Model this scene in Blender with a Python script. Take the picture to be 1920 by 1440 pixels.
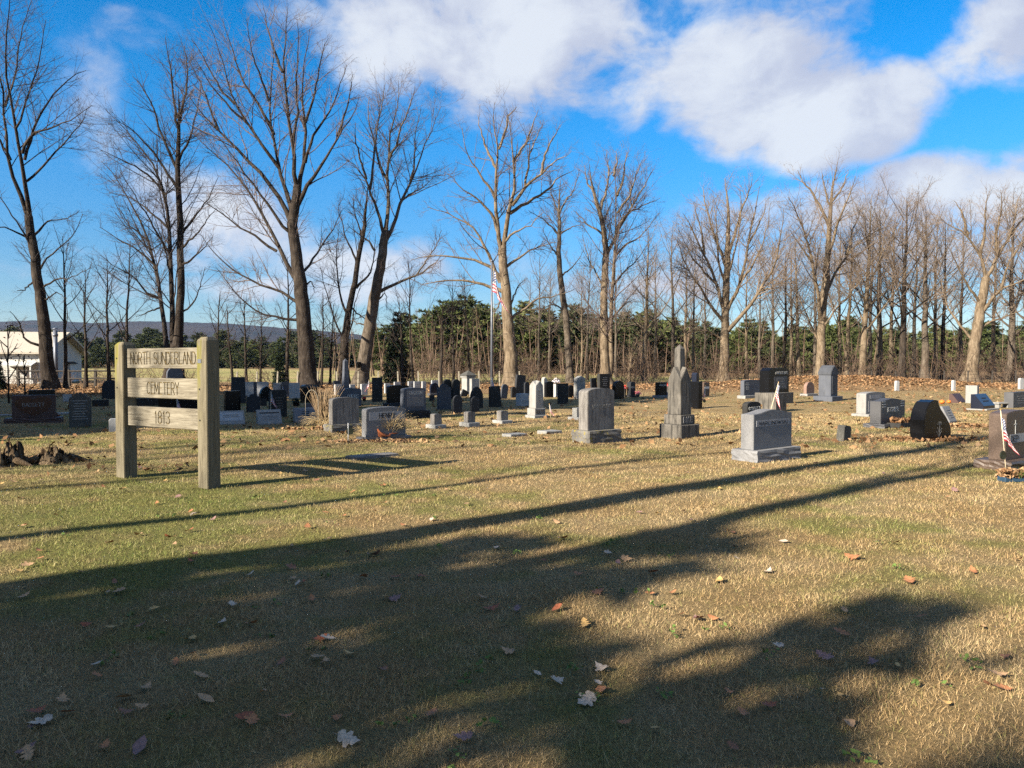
import bpy, bmesh, math, random
import numpy as np
from mathutils import Vector, Matrix, Euler

for o in list(bpy.data.objects):
    bpy.data.objects.remove(o)
rng = np.random.default_rng(7)
random.seed(7)
R_ = math.radians
scene = bpy.context.scene
COL = scene.collection

# ------------------------------------------------------------------ camera
F = 1423.0            # focal length in photograph pixels (1920 wide)
EYE = 1.6
PITCH = math.atan(40.0 / F)
cam_d = bpy.data.cameras.new("camera")
cam_d.sensor_width = 36.0
cam_d.lens = 36.0 * F / 1920.0
cam_d.clip_end = 12000.0
cam_d.clip_start = 0.05
cam = bpy.data.objects.new("camera", cam_d)
cam.location = (0, 0, EYE)
cam.rotation_euler = (math.pi / 2 - PITCH, 0, 0)
COL.objects.link(cam)
scene.camera = cam

# ------------------------------------------------------------------ light
SUN_AZ = 51.0         # shadows run this many degrees right of straight ahead
SUN_EL = 26.0
sd = Vector((math.sin(R_(SUN_AZ)) * math.cos(R_(SUN_EL)), math.cos(R_(SUN_AZ)) * math.cos(R_(SUN_EL)), -math.sin(R_(SUN_EL))))
sun_d = bpy.data.lights.new("sun", 'SUN')
sun_d.energy = 5.0
sun_d.angle = R_(0.5)
sun_d.color = (1.0, 0.90, 0.74)
sun = bpy.data.objects.new("sun", sun_d)
sun.rotation_euler = sd.to_track_quat('-Z', 'Y').to_euler()
sun.location = (-30, -20, 40)
COL.objects.link(sun)

vs = scene.view_settings
vs.view_transform = 'Standard'
vs.look = 'None'
vs.gamma = 1.0
vs.exposure = 1.85
vs.use_curve_mapping = False
scene.cycles.use_denoising = False
scene.cycles.denoiser = "OPENIMAGEDENOISE"
scene.cycles.max_bounces = 6
scene.cycles.diffuse_bounces = 2
scene.cycles.glossy_bounces = 2
scene.cycles.transmission_bounces = 3
scene.cycles.transparent_max_bounces = 4
scene.cycles.caustics_reflective = False
scene.cycles.caustics_refractive = False
scene.render.film_transparent = False


class NT:
    """small helper to write node graphs"""
    def __init__(s, tree):
        s.t = tree

    def n(s, typ, **kw):
        nd = s.t.nodes.new(typ)
        for k, v in kw.items():
            setattr(nd, k, v)
        return nd

    def link(s, a, b):
        s.t.links.new(a, b)

    def put(s, inp, v):
        if v is None:
            return
        if hasattr(v, 'node'):
            s.t.links.new(v, inp)
        else:
            inp.default_value = v

    def m(s, op, a, b=None, c=None, clamp=False):
        nd = s.n('ShaderNodeMath', operation=op, use_clamp=clamp)
        for i, v in enumerate((a, b, c)):
            s.put(nd.inputs[i], v)
        return nd.outputs[0]

    def vm(s, op, a, b=None, sc=None):
        nd = s.n('ShaderNodeVectorMath', operation=op)
        s.put(nd.inputs[0], a)
        if b is not None:
            s.put(nd.inputs[1], b)
        if sc is not None:
            s.put(nd.inputs['Scale'], sc)
        return nd.outputs['Value'] if op in ('DOT_PRODUCT', 'LENGTH', 'DISTANCE') else nd.outputs[0]

    def xyz(s, x, y, z):
        nd = s.n('ShaderNodeCombineXYZ')
        for i, v in enumerate((x, y, z)):
            s.put(nd.inputs[i], v)
        return nd.outputs[0]

    def sep(s, v):
        nd = s.n('ShaderNodeSeparateXYZ')
        s.put(nd.inputs[0], v)
        return nd.outputs

    def noise(s, vec, scale, detail=4.0, rough=0.55, dist=0.0, col=False):
        nd = s.n('ShaderNodeTexNoise')
        s.put(nd.inputs['Vector'], vec)
        s.put(nd.inputs['Scale'], scale)
        nd.inputs['Detail'].default_value = detail
        nd.inputs['Roughness'].default_value = rough
        nd.inputs['Distortion'].default_value = dist
        return nd.outputs['Color' if col else 'Fac']

    def ramp(s, fac, stops, interp='LINEAR'):
        nd = s.n('ShaderNodeValToRGB')
        nd.color_ramp.interpolation = interp
        el = nd.color_ramp.elements
        while len(el) < len(stops):
            el.new(0.5)
        for e, (p, c) in zip(el, stops):
            e.position = p
            e.color = (*c, 1) if len(c) == 3 else c
        s.put(nd.inputs[0], fac)
        return nd.outputs[0]

    def step(s, v, a, b):
        nd = s.n('ShaderNodeMapRange', interpolation_type='SMOOTHSTEP')
        s.put(nd.inputs[0], v)
        s.put(nd.inputs[1], a)
        s.put(nd.inputs[2], b)
        return nd.outputs[0]

    def mix(s, f, a, b, mode='MIX'):
        nd = s.n('ShaderNodeMix', data_type='RGBA', blend_type=mode)
        s.put(nd.inputs[0], f)
        for i, v in ((6, a), (7, b)):
            if isinstance(v, tuple) and len(v) == 3:
                v = (*v, 1)
            s.put(nd.inputs[i], v)
        return nd.outputs[2]


# ------------------------------------------------------------------ sky
world = bpy.data.worlds.new("World")
scene.world = world
world.use_nodes = True
w = NT(world.node_tree)
world.node_tree.nodes.clear()
sky = w.n('ShaderNodeTexSky', sky_type='NISHITA')
sky.sun_disc = False
sky.sun_elevation = R_(SUN_EL)
sky.sun_rotation = R_(180.0 + SUN_AZ)
sky.altitude = 100
sky.air_density = 1.0
sky.dust_density = 0.0
sky.ozone_density = 4.0
hs = w.n('ShaderNodeHueSaturation')
hs.inputs['Saturation'].default_value = 1.38
hs.inputs['Value'].default_value = 1.0
w.link(sky.outputs[0], hs.inputs['Color'])
# soft shoulder so that the bright band at the horizon stays blue
HZ = (0.50, 0.50, 0.56)
gen = w.n('ShaderNodeTexCoord').outputs['Generated']
gx, gy, gz = w.sep(gen)
# direction coordinates: azimuth tangent u, elevation tangent v (ahead), and a plane of cloud overhead for the rest of the sky
hyp = w.m('MAXIMUM', w.m('SQRT', w.m('ADD', w.m('MULTIPLY', gx, gx), w.m('MULTIPLY', gy, gy))), 0.02)
az = w.m('ARCTAN2', gx, gy)
el = w.m('ARCTAN2', gz, hyp)
p2 = w.xyz(az, w.m('MULTIPLY', el, 1.35), 0.0)
warp = w.noise(p2, 3.0, 3.0, 0.5, col=True)
p2w = w.vm('ADD', p2, w.vm('SCALE', w.vm('SUBTRACT', warp, (0.5, 0.5, 0.5)), sc=0.16))
nbig = w.noise(p2w, 5.0, 7.0, 0.56)
nfine = w.noise(p2w, 15.0, 8.0, 0.62)


def pxdir(px, py):
    x = (px - 960) / F
    yy = (720 - py) / F
    d = Vector((x, math.cos(PITCH) + yy * math.sin(PITCH), -math.sin(PITCH) + yy * math.cos(PITCH)))
    d.normalize()
    return math.atan2(d.x, d.y), math.atan2(d.z, math.hypot(d.x, d.y))


# cumulus in view: centre px, half sizes px, strength
CL = [(950, 60, 345, 165, 1.0), (1165, 110, 160, 150, 0.75), (1420, 130, 250, 130, 0.85), (1490, 215, 250, 100, 1.0), (1360, 285, 130, 40, .5),
      (1890, 70, 125, 95, 0.85), (1350, 15, 190, 70, 0.6), (760, 15, 170, 95, 0.6),
      (1860, 350, 220, 75, 0.95), (1620, 395, 340, 60, 0.74), (1330, 420, 140, 75, 0.74), (1520, 490, 420, 55, 0.68),
      (430, 410, 200, 95, 0.74), (330, 365, 140, 60, 0.6), (760, 495, 340, 60, 0.68), (80, 515, 270, 45, 0.66), (250, 480, 200, 40, .62),
      (560, 545, 420, 34, 0.62), (1180, 540, 330, 40, 0.66), (1750, 470, 330, 60, .7), (170, 180, 80, 200, 0.50), (240, 45, 240, 60, 0.46), (560, 15, 200, 45, .5)]
f_all = None
lit_all = None
for (cx, cy, ax, ay, st) in CL:
    a0, e0 = pxdir(cx, cy)
    sx, sy = ax / F, ay / F
    du = w.m('DIVIDE', w.m('SUBTRACT', az, a0), sx)
    dv = w.m('DIVIDE', w.m('SUBTRACT', el, e0), sy)
    r2 = w.m('ADD', w.m('MULTIPLY', du, du), w.m('MULTIPLY', dv, dv))
    b = w.m('MULTIPLY', w.m('POWER', w.m('MAXIMUM', w.m('SUBTRACT', 1.0, w.m('MULTIPLY', r2, 0.62)), 0.0), 0.8), st)
    f_all = b if f_all is None else w.m('MAXIMUM', f_all, b)
# unseen rest of the sky: same broken cloud, thickened to whiten the fill light
front = w.step(gy, 0.45, 0.62)
gen_cov = w.m('MULTIPLY', w.step(w.noise(p2w, 2.1, 3.0, 0.5), 0.40, 0.60), 1.0)
f_all = w.m('MAXIMUM', f_all, w.m('MULTIPLY', gen_cov, w.m('SUBTRACT', 1.0, front)))
dens = w.m('ADD', w.m('SUBTRACT', f_all, 0.52), w.m('MULTIPLY', w.m('SUBTRACT', nbig, 0.5), w.m('ADD', 0.5, w.m('MULTIPLY', f_all, 1.5))))
dens = w.m('ADD', dens, w.m('MULTIPLY', w.m('SUBTRACT', nfine, 0.5), w.m('ADD', 0.14, w.m('MULTIPLY', f_all, 0.75))))
alpha = w.m('MULTIPLY', w.step(dens, -0.10, 0.30), 0.96)
alpha = w.m('MULTIPLY', alpha, w.step(el, 0.0, 0.06))
core = w.step(dens, 0.12, 0.75)
nsh = w.noise(w.vm('ADD', p2w, (0.03, -0.05, 0.0)), 6.0, 5.0, 0.5)
lit = w.step(w.m('ADD', w.m('MULTIPLY', core, 0.25), w.m('MULTIPLY', nsh, 1.0)), 0.40, 0.72)
ccol = w.mix(lit, (2.75, 3.0, 3.75), (3.95, 4.2, 4.6))
hz = w.mix(w.step(el, -0.02, 0.34), (*HZ, 1), (1, 1, 1, 1))
clear = w.mix(1.0, hs.outputs[0], hz, 'MULTIPLY')
out = w.mix(alpha, clear, ccol)
bg = w.n('ShaderNodeBackground')
bg.inputs['Strength'].default_value = 0.056
w.link(out, bg.inputs['Color'])
wo = w.n('ShaderNodeOutputWorld')
w.link(bg.outputs[0], wo.inputs['Surface'])


# ------------------------------------------------------------------ where things are
def W(px, py, d):
    """the point d metres ahead that the photograph shows at (px, py)"""
    x = (px - 960) / F
    yy = (720 - py) / F
    dy = math.cos(PITCH) + yy * math.sin(PITCH)
    dz = -math.sin(PITCH) + yy * math.cos(PITCH)
    return Vector((x * d / dy, d, EYE + dz * d / dy))


def G(px, py):
    """the ground point shown at (px, py)"""
    yy = (720 - py) / F
    dz = -math.sin(PITCH) + yy * math.cos(PITCH)
    dy = math.cos(PITCH) + yy * math.sin(PITCH)
    t = EYE / -dz
    return Vector(((px - 960) / F * t, dy * t, 0.0))


# ------------------------------------------------------------------ object helpers
def tag(o, label=None, cat=None, group=None, kind=None):
    if label:
        o['label'] = label
    if cat:
        o['category'] = cat
    if group:
        o['group'] = group
    if kind:
        o['kind'] = kind
    return o


def empty(name, loc=(0, 0, 0), rz=0.0, label=None, cat=None, group=None):
    o = bpy.data.objects.new(name, None)
    o.empty_display_size = 0.2
    o.location = loc
    o.rotation_euler = (0, 0, rz)
    COL.objects.link(o)
    return tag(o, label, cat, group)


def obj(name, me, mat=None, parent=None, loc=None, rot=None):
    o = bpy.data.objects.new(name, me)
    if mat is not None and not me.materials:
        for m_ in (mat if isinstance(mat, (list, tuple)) else [mat]):
            me.materials.append(m_)
    COL.objects.link(o)
    if parent is not None:
        o.parent = parent
    if loc is not None:
        o.location = loc
    if rot is not None:
        o.rotation_euler = rot
    return o


def copy_tree(o, parent=None):
    c = o.copy()
    COL.objects.link(c)
    c.parent = parent
    for ch in o.children:
        copy_tree(ch, c)
    return c


def np_mesh(name, verts, faces_list, smooth=True, attrs=None):
    """mesh from numpy arrays; faces_list: list of (m,3) / (m,4) index arrays"""
    me = bpy.data.meshes.new(name)
    verts = np.asarray(verts, dtype=np.float32)
    fl = [np.asarray(f, dtype=np.int32) for f in faces_list if len(f)]
    loops = np.concatenate([f.ravel() for f in fl])
    totals = np.concatenate([np.full(len(f), f.shape[1], dtype=np.int32) for f in fl])
    starts = np.concatenate([[0], np.cumsum(totals)[:-1]]).astype(np.int32)
    me.vertices.add(len(verts))
    me.vertices.foreach_set('co', verts.ravel())
    me.loops.add(len(loops))
    me.loops.foreach_set('vertex_index', loops)
    me.polygons.add(len(totals))
    me.polygons.foreach_set('loop_start', starts)
    if smooth:
        me.polygons.foreach_set('use_smooth', np.ones(len(totals), dtype=bool))
    for k, v in (attrs or {}).items():
        at = me.attributes.new(k, 'FLOAT', 'POINT')
        at.data.foreach_set('value', np.asarray(v, dtype=np.float32))
    me.update(calc_edges=True)
    return me


def bm_mesh(name, bm, smooth=False):
    me = bpy.data.meshes.new(name)
    bm.normal_update()
    bm.to_mesh(me)
    bm.free()
    if smooth:
        me.polygons.foreach_set('use_smooth', np.ones(len(me.polygons), dtype=bool))
    return me


def bm_box(bm, c, s, rot=None):
    r = bmesh.ops.create_cube(bm, size=1.0)
    vs_ = r['verts']
    M = Matrix.Translation(c)
    if rot is not None:
        M = M @ Euler(rot).to_matrix().to_4x4()
    M = M @ Matrix.Diagonal((*s, 1))
    bmesh.ops.transform(bm, matrix=M, verts=vs_)
    return vs_


def bevel_all(bm, w_, seg=1):
    bmesh.ops.bevel(bm, geom=list(bm.edges), offset=w_, segments=seg, affect='EDGES', profile=0.6, clamp_overlap=True)


def box_mesh(name, s, c=(0, 0, 0), bev=0.006):
    bm = bmesh.new()
    bm_box(bm, c, s)
    if bev:
        bevel_all(bm, bev)
    return bm_mesh(name, bm)


def tube_np(P, Rr, sides, tip=False):
    """tubes for polylines P[n,k,3] with radii Rr[n,k]"""
    n, k, _ = P.shape
    T = np.gradient(P, axis=1)
    T /= np.linalg.norm(T, axis=2, keepdims=True) + 1e-9
    mean = np.abs(T.mean(axis=1))
    ref = np.where(mean[:, 2:3] > 0.75, np.array([[1.0, 0, 0]]), np.array([[0, 0, 1.0]]))[:, None, :]
    U = np.cross(T, np.broadcast_to(ref, T.shape))
    U /= np.linalg.norm(U, axis=2, keepdims=True) + 1e-9
    V = np.cross(T, U)
    ang = np.arange(sides) / sides * 2 * np.pi
    ring = U[:, :, None, :] * np.cos(ang)[None, None, :, None] + V[:, :, None, :] * np.sin(ang)[None, None, :, None]
    verts = P[:, :, None, :] + ring * Rr[:, :, None, None]
    base = (np.arange(n) * k * sides)[:, None, None]
    i = (np.arange(k - 1) * sides)[None, :, None]
    j = np.arange(sides)[None, None, :]
    j2 = (j + 1) % sides
    a = base + i + j
    b = base + i + j2
    c = base + i + sides + j2
    d = base + i + sides + j
    f = np.stack([a, b, c, d], axis=-1)
    return verts.reshape(-1, 3), f.reshape(-1, 4)


class Geo:
    """collects numpy pieces into one mesh"""
    def __init__(s):
        s.v = []
        s.f = []
        s.n = 0
        s.a = {}

    def add(s, v, f, **attr):
        s.v.append(np.asarray(v, dtype=np.float32))
        fs = f if isinstance(f, list) else [f]
        for q in fs:
            if len(q):
                s.f.append(np.asarray(q) + s.n)
        for k, val in attr.items():
            s.a.setdefault(k, []).append(np.broadcast_to(np.asarray(val, dtype=np.float32), (len(v),)))
        s.n += len(v)

    def tubes(s, P, Rr, sides):
        if len(P):
            s.add(*tube_np(np.asarray(P), np.asarray(Rr), sides))

    def mesh(s, name, smooth=True):
        byk = {}
        for q in s.f:
            byk.setdefault(q.shape[1], []).append(q)
        return np_mesh(name, np.concatenate(s.v), [np.concatenate(x) for x in byk.values()], smooth, {k: np.concatenate(x) for k, x in s.a.items()})


# ------------------------------------------------------------------ materials
def new_mat(name):
    m_ = bpy.data.materials.new(name)
    m_.use_nodes = True
    t = m_.node_tree
    t.nodes.clear()
    k = NT(t)
    bs = k.n('ShaderNodeBsdfPrincipled')
    o_ = k.n('ShaderNodeOutputMaterial')
    k.link(bs.outputs[0], o_.inputs['Surface'])
    bs.inputs['Specular IOR Level'].default_value = 0.25
    return m_, k, bs


def bump(k, bs, height, strength=0.4, dist=0.01):
    nd = k.n('ShaderNodeBump')
    nd.inputs['Strength'].default_value = strength
    nd.inputs['Distance'].default_value = dist
    k.put(nd.inputs['Height'], height)
    k.link(nd.outputs[0], bs.inputs['Normal'])


def mat_plain(name, col, rough=0.7, spec=0.25, metal=0.0, var=0.15):
    m_, k, bs = new_mat(name)
    co = k.n('ShaderNodeTexCoord').outputs['Object']
    n_ = k.noise(co, 9.0, 5.0, 0.6)
    c = k.mix(k.step(n_, 0.3, 0.7), tuple(x * (1 - var) for x in col), tuple(min(1, x * (1 + var)) for x in col))
    k.link(c, bs.inputs['Base Color'])
    bs.inputs['Roughness'].default_value = rough
    bs.inputs['Specular IOR Level'].default_value = spec
    bs.inputs['Metallic'].default_value = metal
    return m_


STONE_K = 0.42


def mat_stone(name, base, dark, speck=0.25, rough=0.75, streak=0.0, lichen=0.0, lich=(0.30, 0.30, 0.20), sp_scale=140.0, spec=0.3, bmp=0.25, blotch=0.35):
    m_, k, bs = new_mat(name)
    base, dark, lich = (tuple(x * STONE_K for x in c_) for c_ in (base, dark, lich))
    tc = k.n('ShaderNodeTexCoord').outputs['Object']
    oi = k.n('ShaderNodeObjectInfo').outputs['Random']
    co = k.vm('ADD', tc, k.xyz(k.m('MULTIPLY', oi, 37.0), k.m('MULTIPLY', oi, 11.0), 0.0))
    bl = k.noise(co, 2.6, 6.0, 0.62)
    c = k.mix(k.m('MULTIPLY', k.step(bl, 0.38, 0.68), min(1.0, blotch * 1.5)), base, dark)
    if bmp:
        stn = k.noise(k.vm('MULTIPLY', co, (1.0, 1.0, 0.14)), 9.0, 6.0, 0.7)
        c = k.mix(k.m('MULTIPLY', k.step(stn, 0.50, 0.72), 0.45), c, tuple(x * 0.45 for x in dark))
    sp = k.noise(co, sp_scale, 2.0, 0.7)
    c = k.mix(k.m('MULTIPLY', k.step(sp, 0.50, 0.66), speck), c, tuple(x * 0.28 for x in base))
    c = k.mix(k.m('MULTIPLY', k.step(sp, 0.50, 0.36), speck * 0.7), c, tuple(min(0.8, x * 1.5 + 0.03) for x in base))
    if streak:
        x_, y_, z_ = k.sep(co)
        sv = k.xyz(k.m('MULTIPLY', k.m('ADD', x_, y_), 1.0), k.m('MULTIPLY', z_, 0.09), 0.0)
        s1 = k.noise(sv, 17.0, 5.0, 0.65)
        c = k.mix(k.m('MULTIPLY', k.step(s1, 0.44, 0.66), streak), c, dark)
    if lichen:
        l1 = k.noise(co, 11.0, 5.0, 0.7)
        c = k.mix(k.m('MULTIPLY', k.step(l1, 0.56, 0.64), lichen), c, lich)
    k.link(c, bs.inputs['Base Color'])
    bs.inputs['Roughness'].default_value = rough
    bs.inputs['Specular IOR Level'].default_value = spec
    if bmp:
        bump(k, bs, k.m('ADD', k.m('MULTIPLY', sp, 0.35), k.noise(co, 35.0, 5.0, 0.6)), bmp, 0.006)
    return m_


def lawn_colour(k, pos, dry1, dry2, gr1, gr2):
    """dormant lawn: straw with greener patches, the same field for soil and blades"""
    x_, y_, z_ = k.sep(pos)
    p_ = k.xyz(x_, y_, 0.0)
    n1 = k.noise(p_, 0.42, 4.0, 0.6)
    n2 = k.noise(p_, 1.9, 4.0, 0.6)
    n3 = k.noise(k.vm('ADD', p_, (31.0, 7.0, 0.0)), 0.9, 5.0, 0.62)
    g_ = k.m('ADD', k.m('MULTIPLY', n1, 0.75), k.m('MULTIPLY', n2, 0.42))
    # greener where the sign stands and towards the left of the near lawn
    near = k.step(k.vm('DISTANCE', p_, (-4.2, 8.8, 0.0)), 5.5, 0.5)
    left = k.step(x_, 2.0, -4.0)
    g_ = k.m('ADD', g_, k.m('ADD', k.m('MULTIPLY', near, 0.085), k.m('MULTIPLY', left, 0.045)))
    far = k.step(y_, 12.0, 26.0)
    g_ = k.m('SUBTRACT', g_, k.m('MULTIPLY', far, 0.04))
    gm = k.step(g_, 0.555, 0.76)
    dry = k.mix(k.step(n3, 0.35, 0.7), dry1, dry2)
    gre = k.mix(k.step(n2, 0.35, 0.7), gr1, gr2)
    return k.mix(k.m('MULTIPLY', gm, 0.92), dry, gre), gm, n3


def mat_ground():
    m_, k, bs = new_mat('ground_cover')
    pos = k.n('ShaderNodeNewGeometry').outputs['Position']
    x_, y_, z_ = k.sep(pos)
    c, gm, n3 = lawn_colour(k, pos, (0.26, 0.178, 0.084), (0.315, 0.235, 0.125), (0.125, 0.145, 0.038), (0.18, 0.172, 0.052))
    f1 = k.noise(pos, 38.0, 5.0, 0.72)
    f2 = k.noise(pos, 9.0, 5.0, 0.7)
    f3 = k.noise(k.vm('MULTIPLY', pos, (1.0, 2.6, 1.0)), 120.0, 3.0, 0.7)
    c = k.mix(k.m('MULTIPLY', k.step(f1, 0.55, 0.36), 0.55), c, (0.085, 0.062, 0.032))
    c = k.mix(k.m('MULTIPLY', k.step(f2, 0.55, 0.75), 0.35), c, (0.34, 0.262, 0.15))
    c = k.mix(k.m('MULTIPLY', k.step(f3, 0.5, 0.35), 0.4), c, (0.08, 0.065, 0.03))
    # leaf litter under the row of trees, fields beyond
    wob = k.noise(pos, 0.12, 4.0, 0.6)
    edge = k.m('ADD', k.m('SUBTRACT', y_, k.m('MULTIPLY', x_, 0.16)), k.m('MULTIPLY', k.m('SUBTRACT', wob, 0.5), 9.0))
    lit_ = k.m('MULTIPLY', k.step(edge, 36.5, 42.0), 0.92)
    l1 = k.noise(pos, 3.2, 6.0, 0.75)
    lc = k.ramp(l1, [(0.25, (0.065, 0.040, 0.022)), (0.5, (0.175, 0.11, 0.058)), (0.72, (0.28, 0.185, 0.10)), (0.9, (0.36, 0.26, 0.15))])
    c = k.mix(lit_, c, lc)
    fld = k.step(k.m('ADD', y_, k.m('MULTIPLY', k.m('SUBTRACT', wob, 0.5), 10.0)), 58.0, 68.0)
    fc = k.mix(k.step(k.noise(k.vm('MULTIPLY', pos, (0.3, 1.0, 1.0)), 0.10, 4.0, 0.6), 0.35, 0.65), (0.30, 0.235, 0.11), (0.185, 0.18, 0.066))
    c = k.mix(fld, c, fc)
    wood = k.step(k.m('ADD', y_, k.m('ADD', k.m('MULTIPLY', x_, 1.3), k.m('MULTIPLY', k.m('SUBTRACT', wob, 0.5), 20.0))), 95.0, 125.0)
    c = k.mix(k.m('MULTIPLY', wood, 0.9), c, lc)
    k.link(c, bs.inputs['Base Color'])
    bs.inputs['Roughness'].default_value = 0.95
    bs.inputs['Specular IOR Level'].default_value = 0.05
    h_ = k.m('ADD', k.m('MULTIPLY', f1, 1.0), k.m('ADD', k.m('MULTIPLY', f3, 0.5), k.m('MULTIPLY', f2, 1.2)))
    bump(k, bs, h_, 0.9, 0.045)
    return m_


def mat_blades():
    m_, k, bs = new_mat('grass_blades')
    pos = k.n('ShaderNodeNewGeometry').outputs['Position']
    c, gm, n3 = lawn_colour(k, pos, (0.335, 0.225, 0.107), (0.395, 0.29, 0.157), (0.125, 0.165, 0.036), (0.19, 0.192, 0.055))
    at = k.n('ShaderNodeAttribute', attribute_name='rnd').outputs['Fac']
    dark = k.step(at, 0.05, 0.42)
    c = k.mix(k.m('MULTIPLY', k.m('SUBTRACT', 1.0, dark), 0.85), c, (0.105, 0.07, 0.032))
    c = k.mix(k.m('MULTIPLY', k.step(at, 0.72, 1.0), 0.5), c, (0.48, 0.375, 0.225))
    c = k.mix(k.m('MULTIPLY', k.step(at, 0.555, 0.56), k.m('MULTIPLY', k.step(at, 0.66, 0.655), 0.55)), c, (0.11, 0.17, 0.035))
    k.link(c, bs.inputs['Base Color'])
    bs.inputs['Roughness'].default_value = 0.75
    bs.inputs['Specular IOR Level'].default_value = 0.12
    return m_


def mat_bark(name, a, b, c3, scale=1.0, bmp=0.9):
    m_, k, bs = new_mat(name)
    pos = k.n('ShaderNodeTexCoord').outputs['Object']
    st = k.vm('MULTIPLY', pos, (1.0, 1.0, 0.22))
    n1 = k.noise(st, 7.0 * scale, 6.0, 0.7, 0.6)
    n2 = k.noise(pos, 1.1, 4.0, 0.6)
    c = k.ramp(n1, [(0.3, a), (0.52, b), (0.72, c3)])
    c = k.mix(k.m('MULTIPLY', k.step(n2, 0.45, 0.7), 0.35), c, tuple(x * 1.25 for x in c3))
    k.link(c, bs.inputs['Base Color'])
    bs.inputs['Roughness'].default_value = 0.95
    bs.inputs['Specular IOR Level'].default_value = 0.08
    bump(k, bs, n1, bmp, 0.08)
    return m_


def mat_twig(name, a, b):
    m_, k, bs = new_mat(name)
    pos = k.n('ShaderNodeTexCoord').outputs['Object']
    n1 = k.noise(pos, 0.9, 3.0, 0.6)
    k.link(k.mix(k.step(n1, 0.3, 0.7), a, b), bs.inputs['Base Color'])
    bs.inputs['Roughness'].default_value = 0.85
    bs.inputs['Specular IOR Level'].default_value = 0.15
    return m_


def mat_leafy(name, a, b, c3, scale=0.8, trans=0.0):
    m_, k, bs = new_mat(name)
    pos = k.n('ShaderNodeTexCoord').outputs['Object']
    at = k.n('ShaderNodeAttribute', attribute_name='rnd').outputs['Fac']
    oi = k.n('ShaderNodeObjectInfo').outputs['Random']
    n1 = k.noise(k.vm('ADD', pos, k.xyz(k.m('MULTIPLY', oi, 50.0), 0.0, 0.0)), scale, 4.0, 0.6)
    f_ = k.m('ADD', k.m('MULTIPLY', n1, 0.6), k.m('ADD', k.m('MULTIPLY', at, 0.4), k.m('MULTIPLY', k.m('SUBTRACT', oi, 0.5), 0.25)))
    k.link(k.ramp(f_, [(0.25, a), (0.5, b), (0.8, c3)]), bs.inputs['Base Color'])
    bs.inputs['Roughness'].default_value = 0.8
    bs.inputs['Specular IOR Level'].default_value = 0.12
    return m_


def mat_wood_sign():
    m_, k, bs = new_mat('weathered_sign_wood')
    oi = k.n('ShaderNodeObjectInfo').outputs['Random']
    tc = k.n('ShaderNodeTexCoord').outputs['Object']
    co = k.vm('ADD', tc, k.xyz(0.0, k.m('MULTIPLY', oi, 3.0), k.m('MULTIPLY', oi, 7.0)))
    st = k.vm('MULTIPLY', co, (0.055, 1.0, 1.0))
    g1 = k.noise(st, 42.0, 7.0, 0.7, 0.8)
    g2 = k.noise(st, 15.0, 5.0, 0.65, 1.2)
    c = k.ramp(g1, [(0.30, (0.035, 0.028, 0.02)), (0.47, (0.14, 0.122, 0.09)), (0.7, (0.235, 0.212, 0.165))])
    c = k.mix(k.m('MULTIPLY', k.step(g2, 0.6, 0.72), 0.6), c, (0.045, 0.036, 0.026))
    bl = k.noise(co, 3.0, 5.0, 0.65)
    c = k.mix(k.m('MULTIPLY', k.step(bl, 0.55, 0.75), 0.5), c, (0.075, 0.066, 0.05))
    k.link(c, bs.inputs['Base Color'])
    bs.inputs['Roughness'].default_value = 0.9
    bump(k, bs, k.m('ADD', g1, g2), 0.55, 0.006)
    return m_


def mat_wood_post():
    m_, k, bs = new_mat('weathered_post_wood')
    oi = k.n('ShaderNodeObjectInfo').outputs['Random']
    tc = k.n('ShaderNodeTexCoord').outputs['Object']
    x_, y_, z_ = k.sep(tc)
    co = k.vm('ADD', tc, k.xyz(k.m('MULTIPLY', oi, 3.0), 0.0, 0.0))
    st = k.vm('MULTIPLY', co, (1.0, 1.0, 0.045))
    g1 = k.noise(st, 46.0, 7.0, 0.7, 0.8)
    g2 = k.noise(st, 17.0, 5.0, 0.65, 1.0)
    c = k.ramp(g1, [(0.28, (0.03, 0.024, 0.015)), (0.46, (0.105, 0.09, 0.06)), (0.7, (0.165, 0.145, 0.10))])
    c = k.mix(k.m('MULTIPLY', k.step(g2, 0.62, 0.7), 0.6), c, (0.035, 0.028, 0.018))
    # algae grows on the upper left faces
    alg = k.m('MULTIPLY', k.step(k.noise(k.vm('MULTIPLY', co, (1, 1, 0.25)), 9.0, 4.0, 0.6), 0.40, 0.62), k.step(z_, 0.6, 1.9))
    side = k.step(x_, 0.02, -0.03)
    c = k.mix(k.m('MULTIPLY', k.m('MULTIPLY', alg, side), 0.8), c, (0.135, 0.125, 0.012))
    k.link(c, bs.inputs['Base Color'])
    bs.inputs['Roughness'].default_value = 0.92
    bump(k, bs, k.m('ADD', g1, g2), 0.6, 0.006)
    return m_


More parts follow.
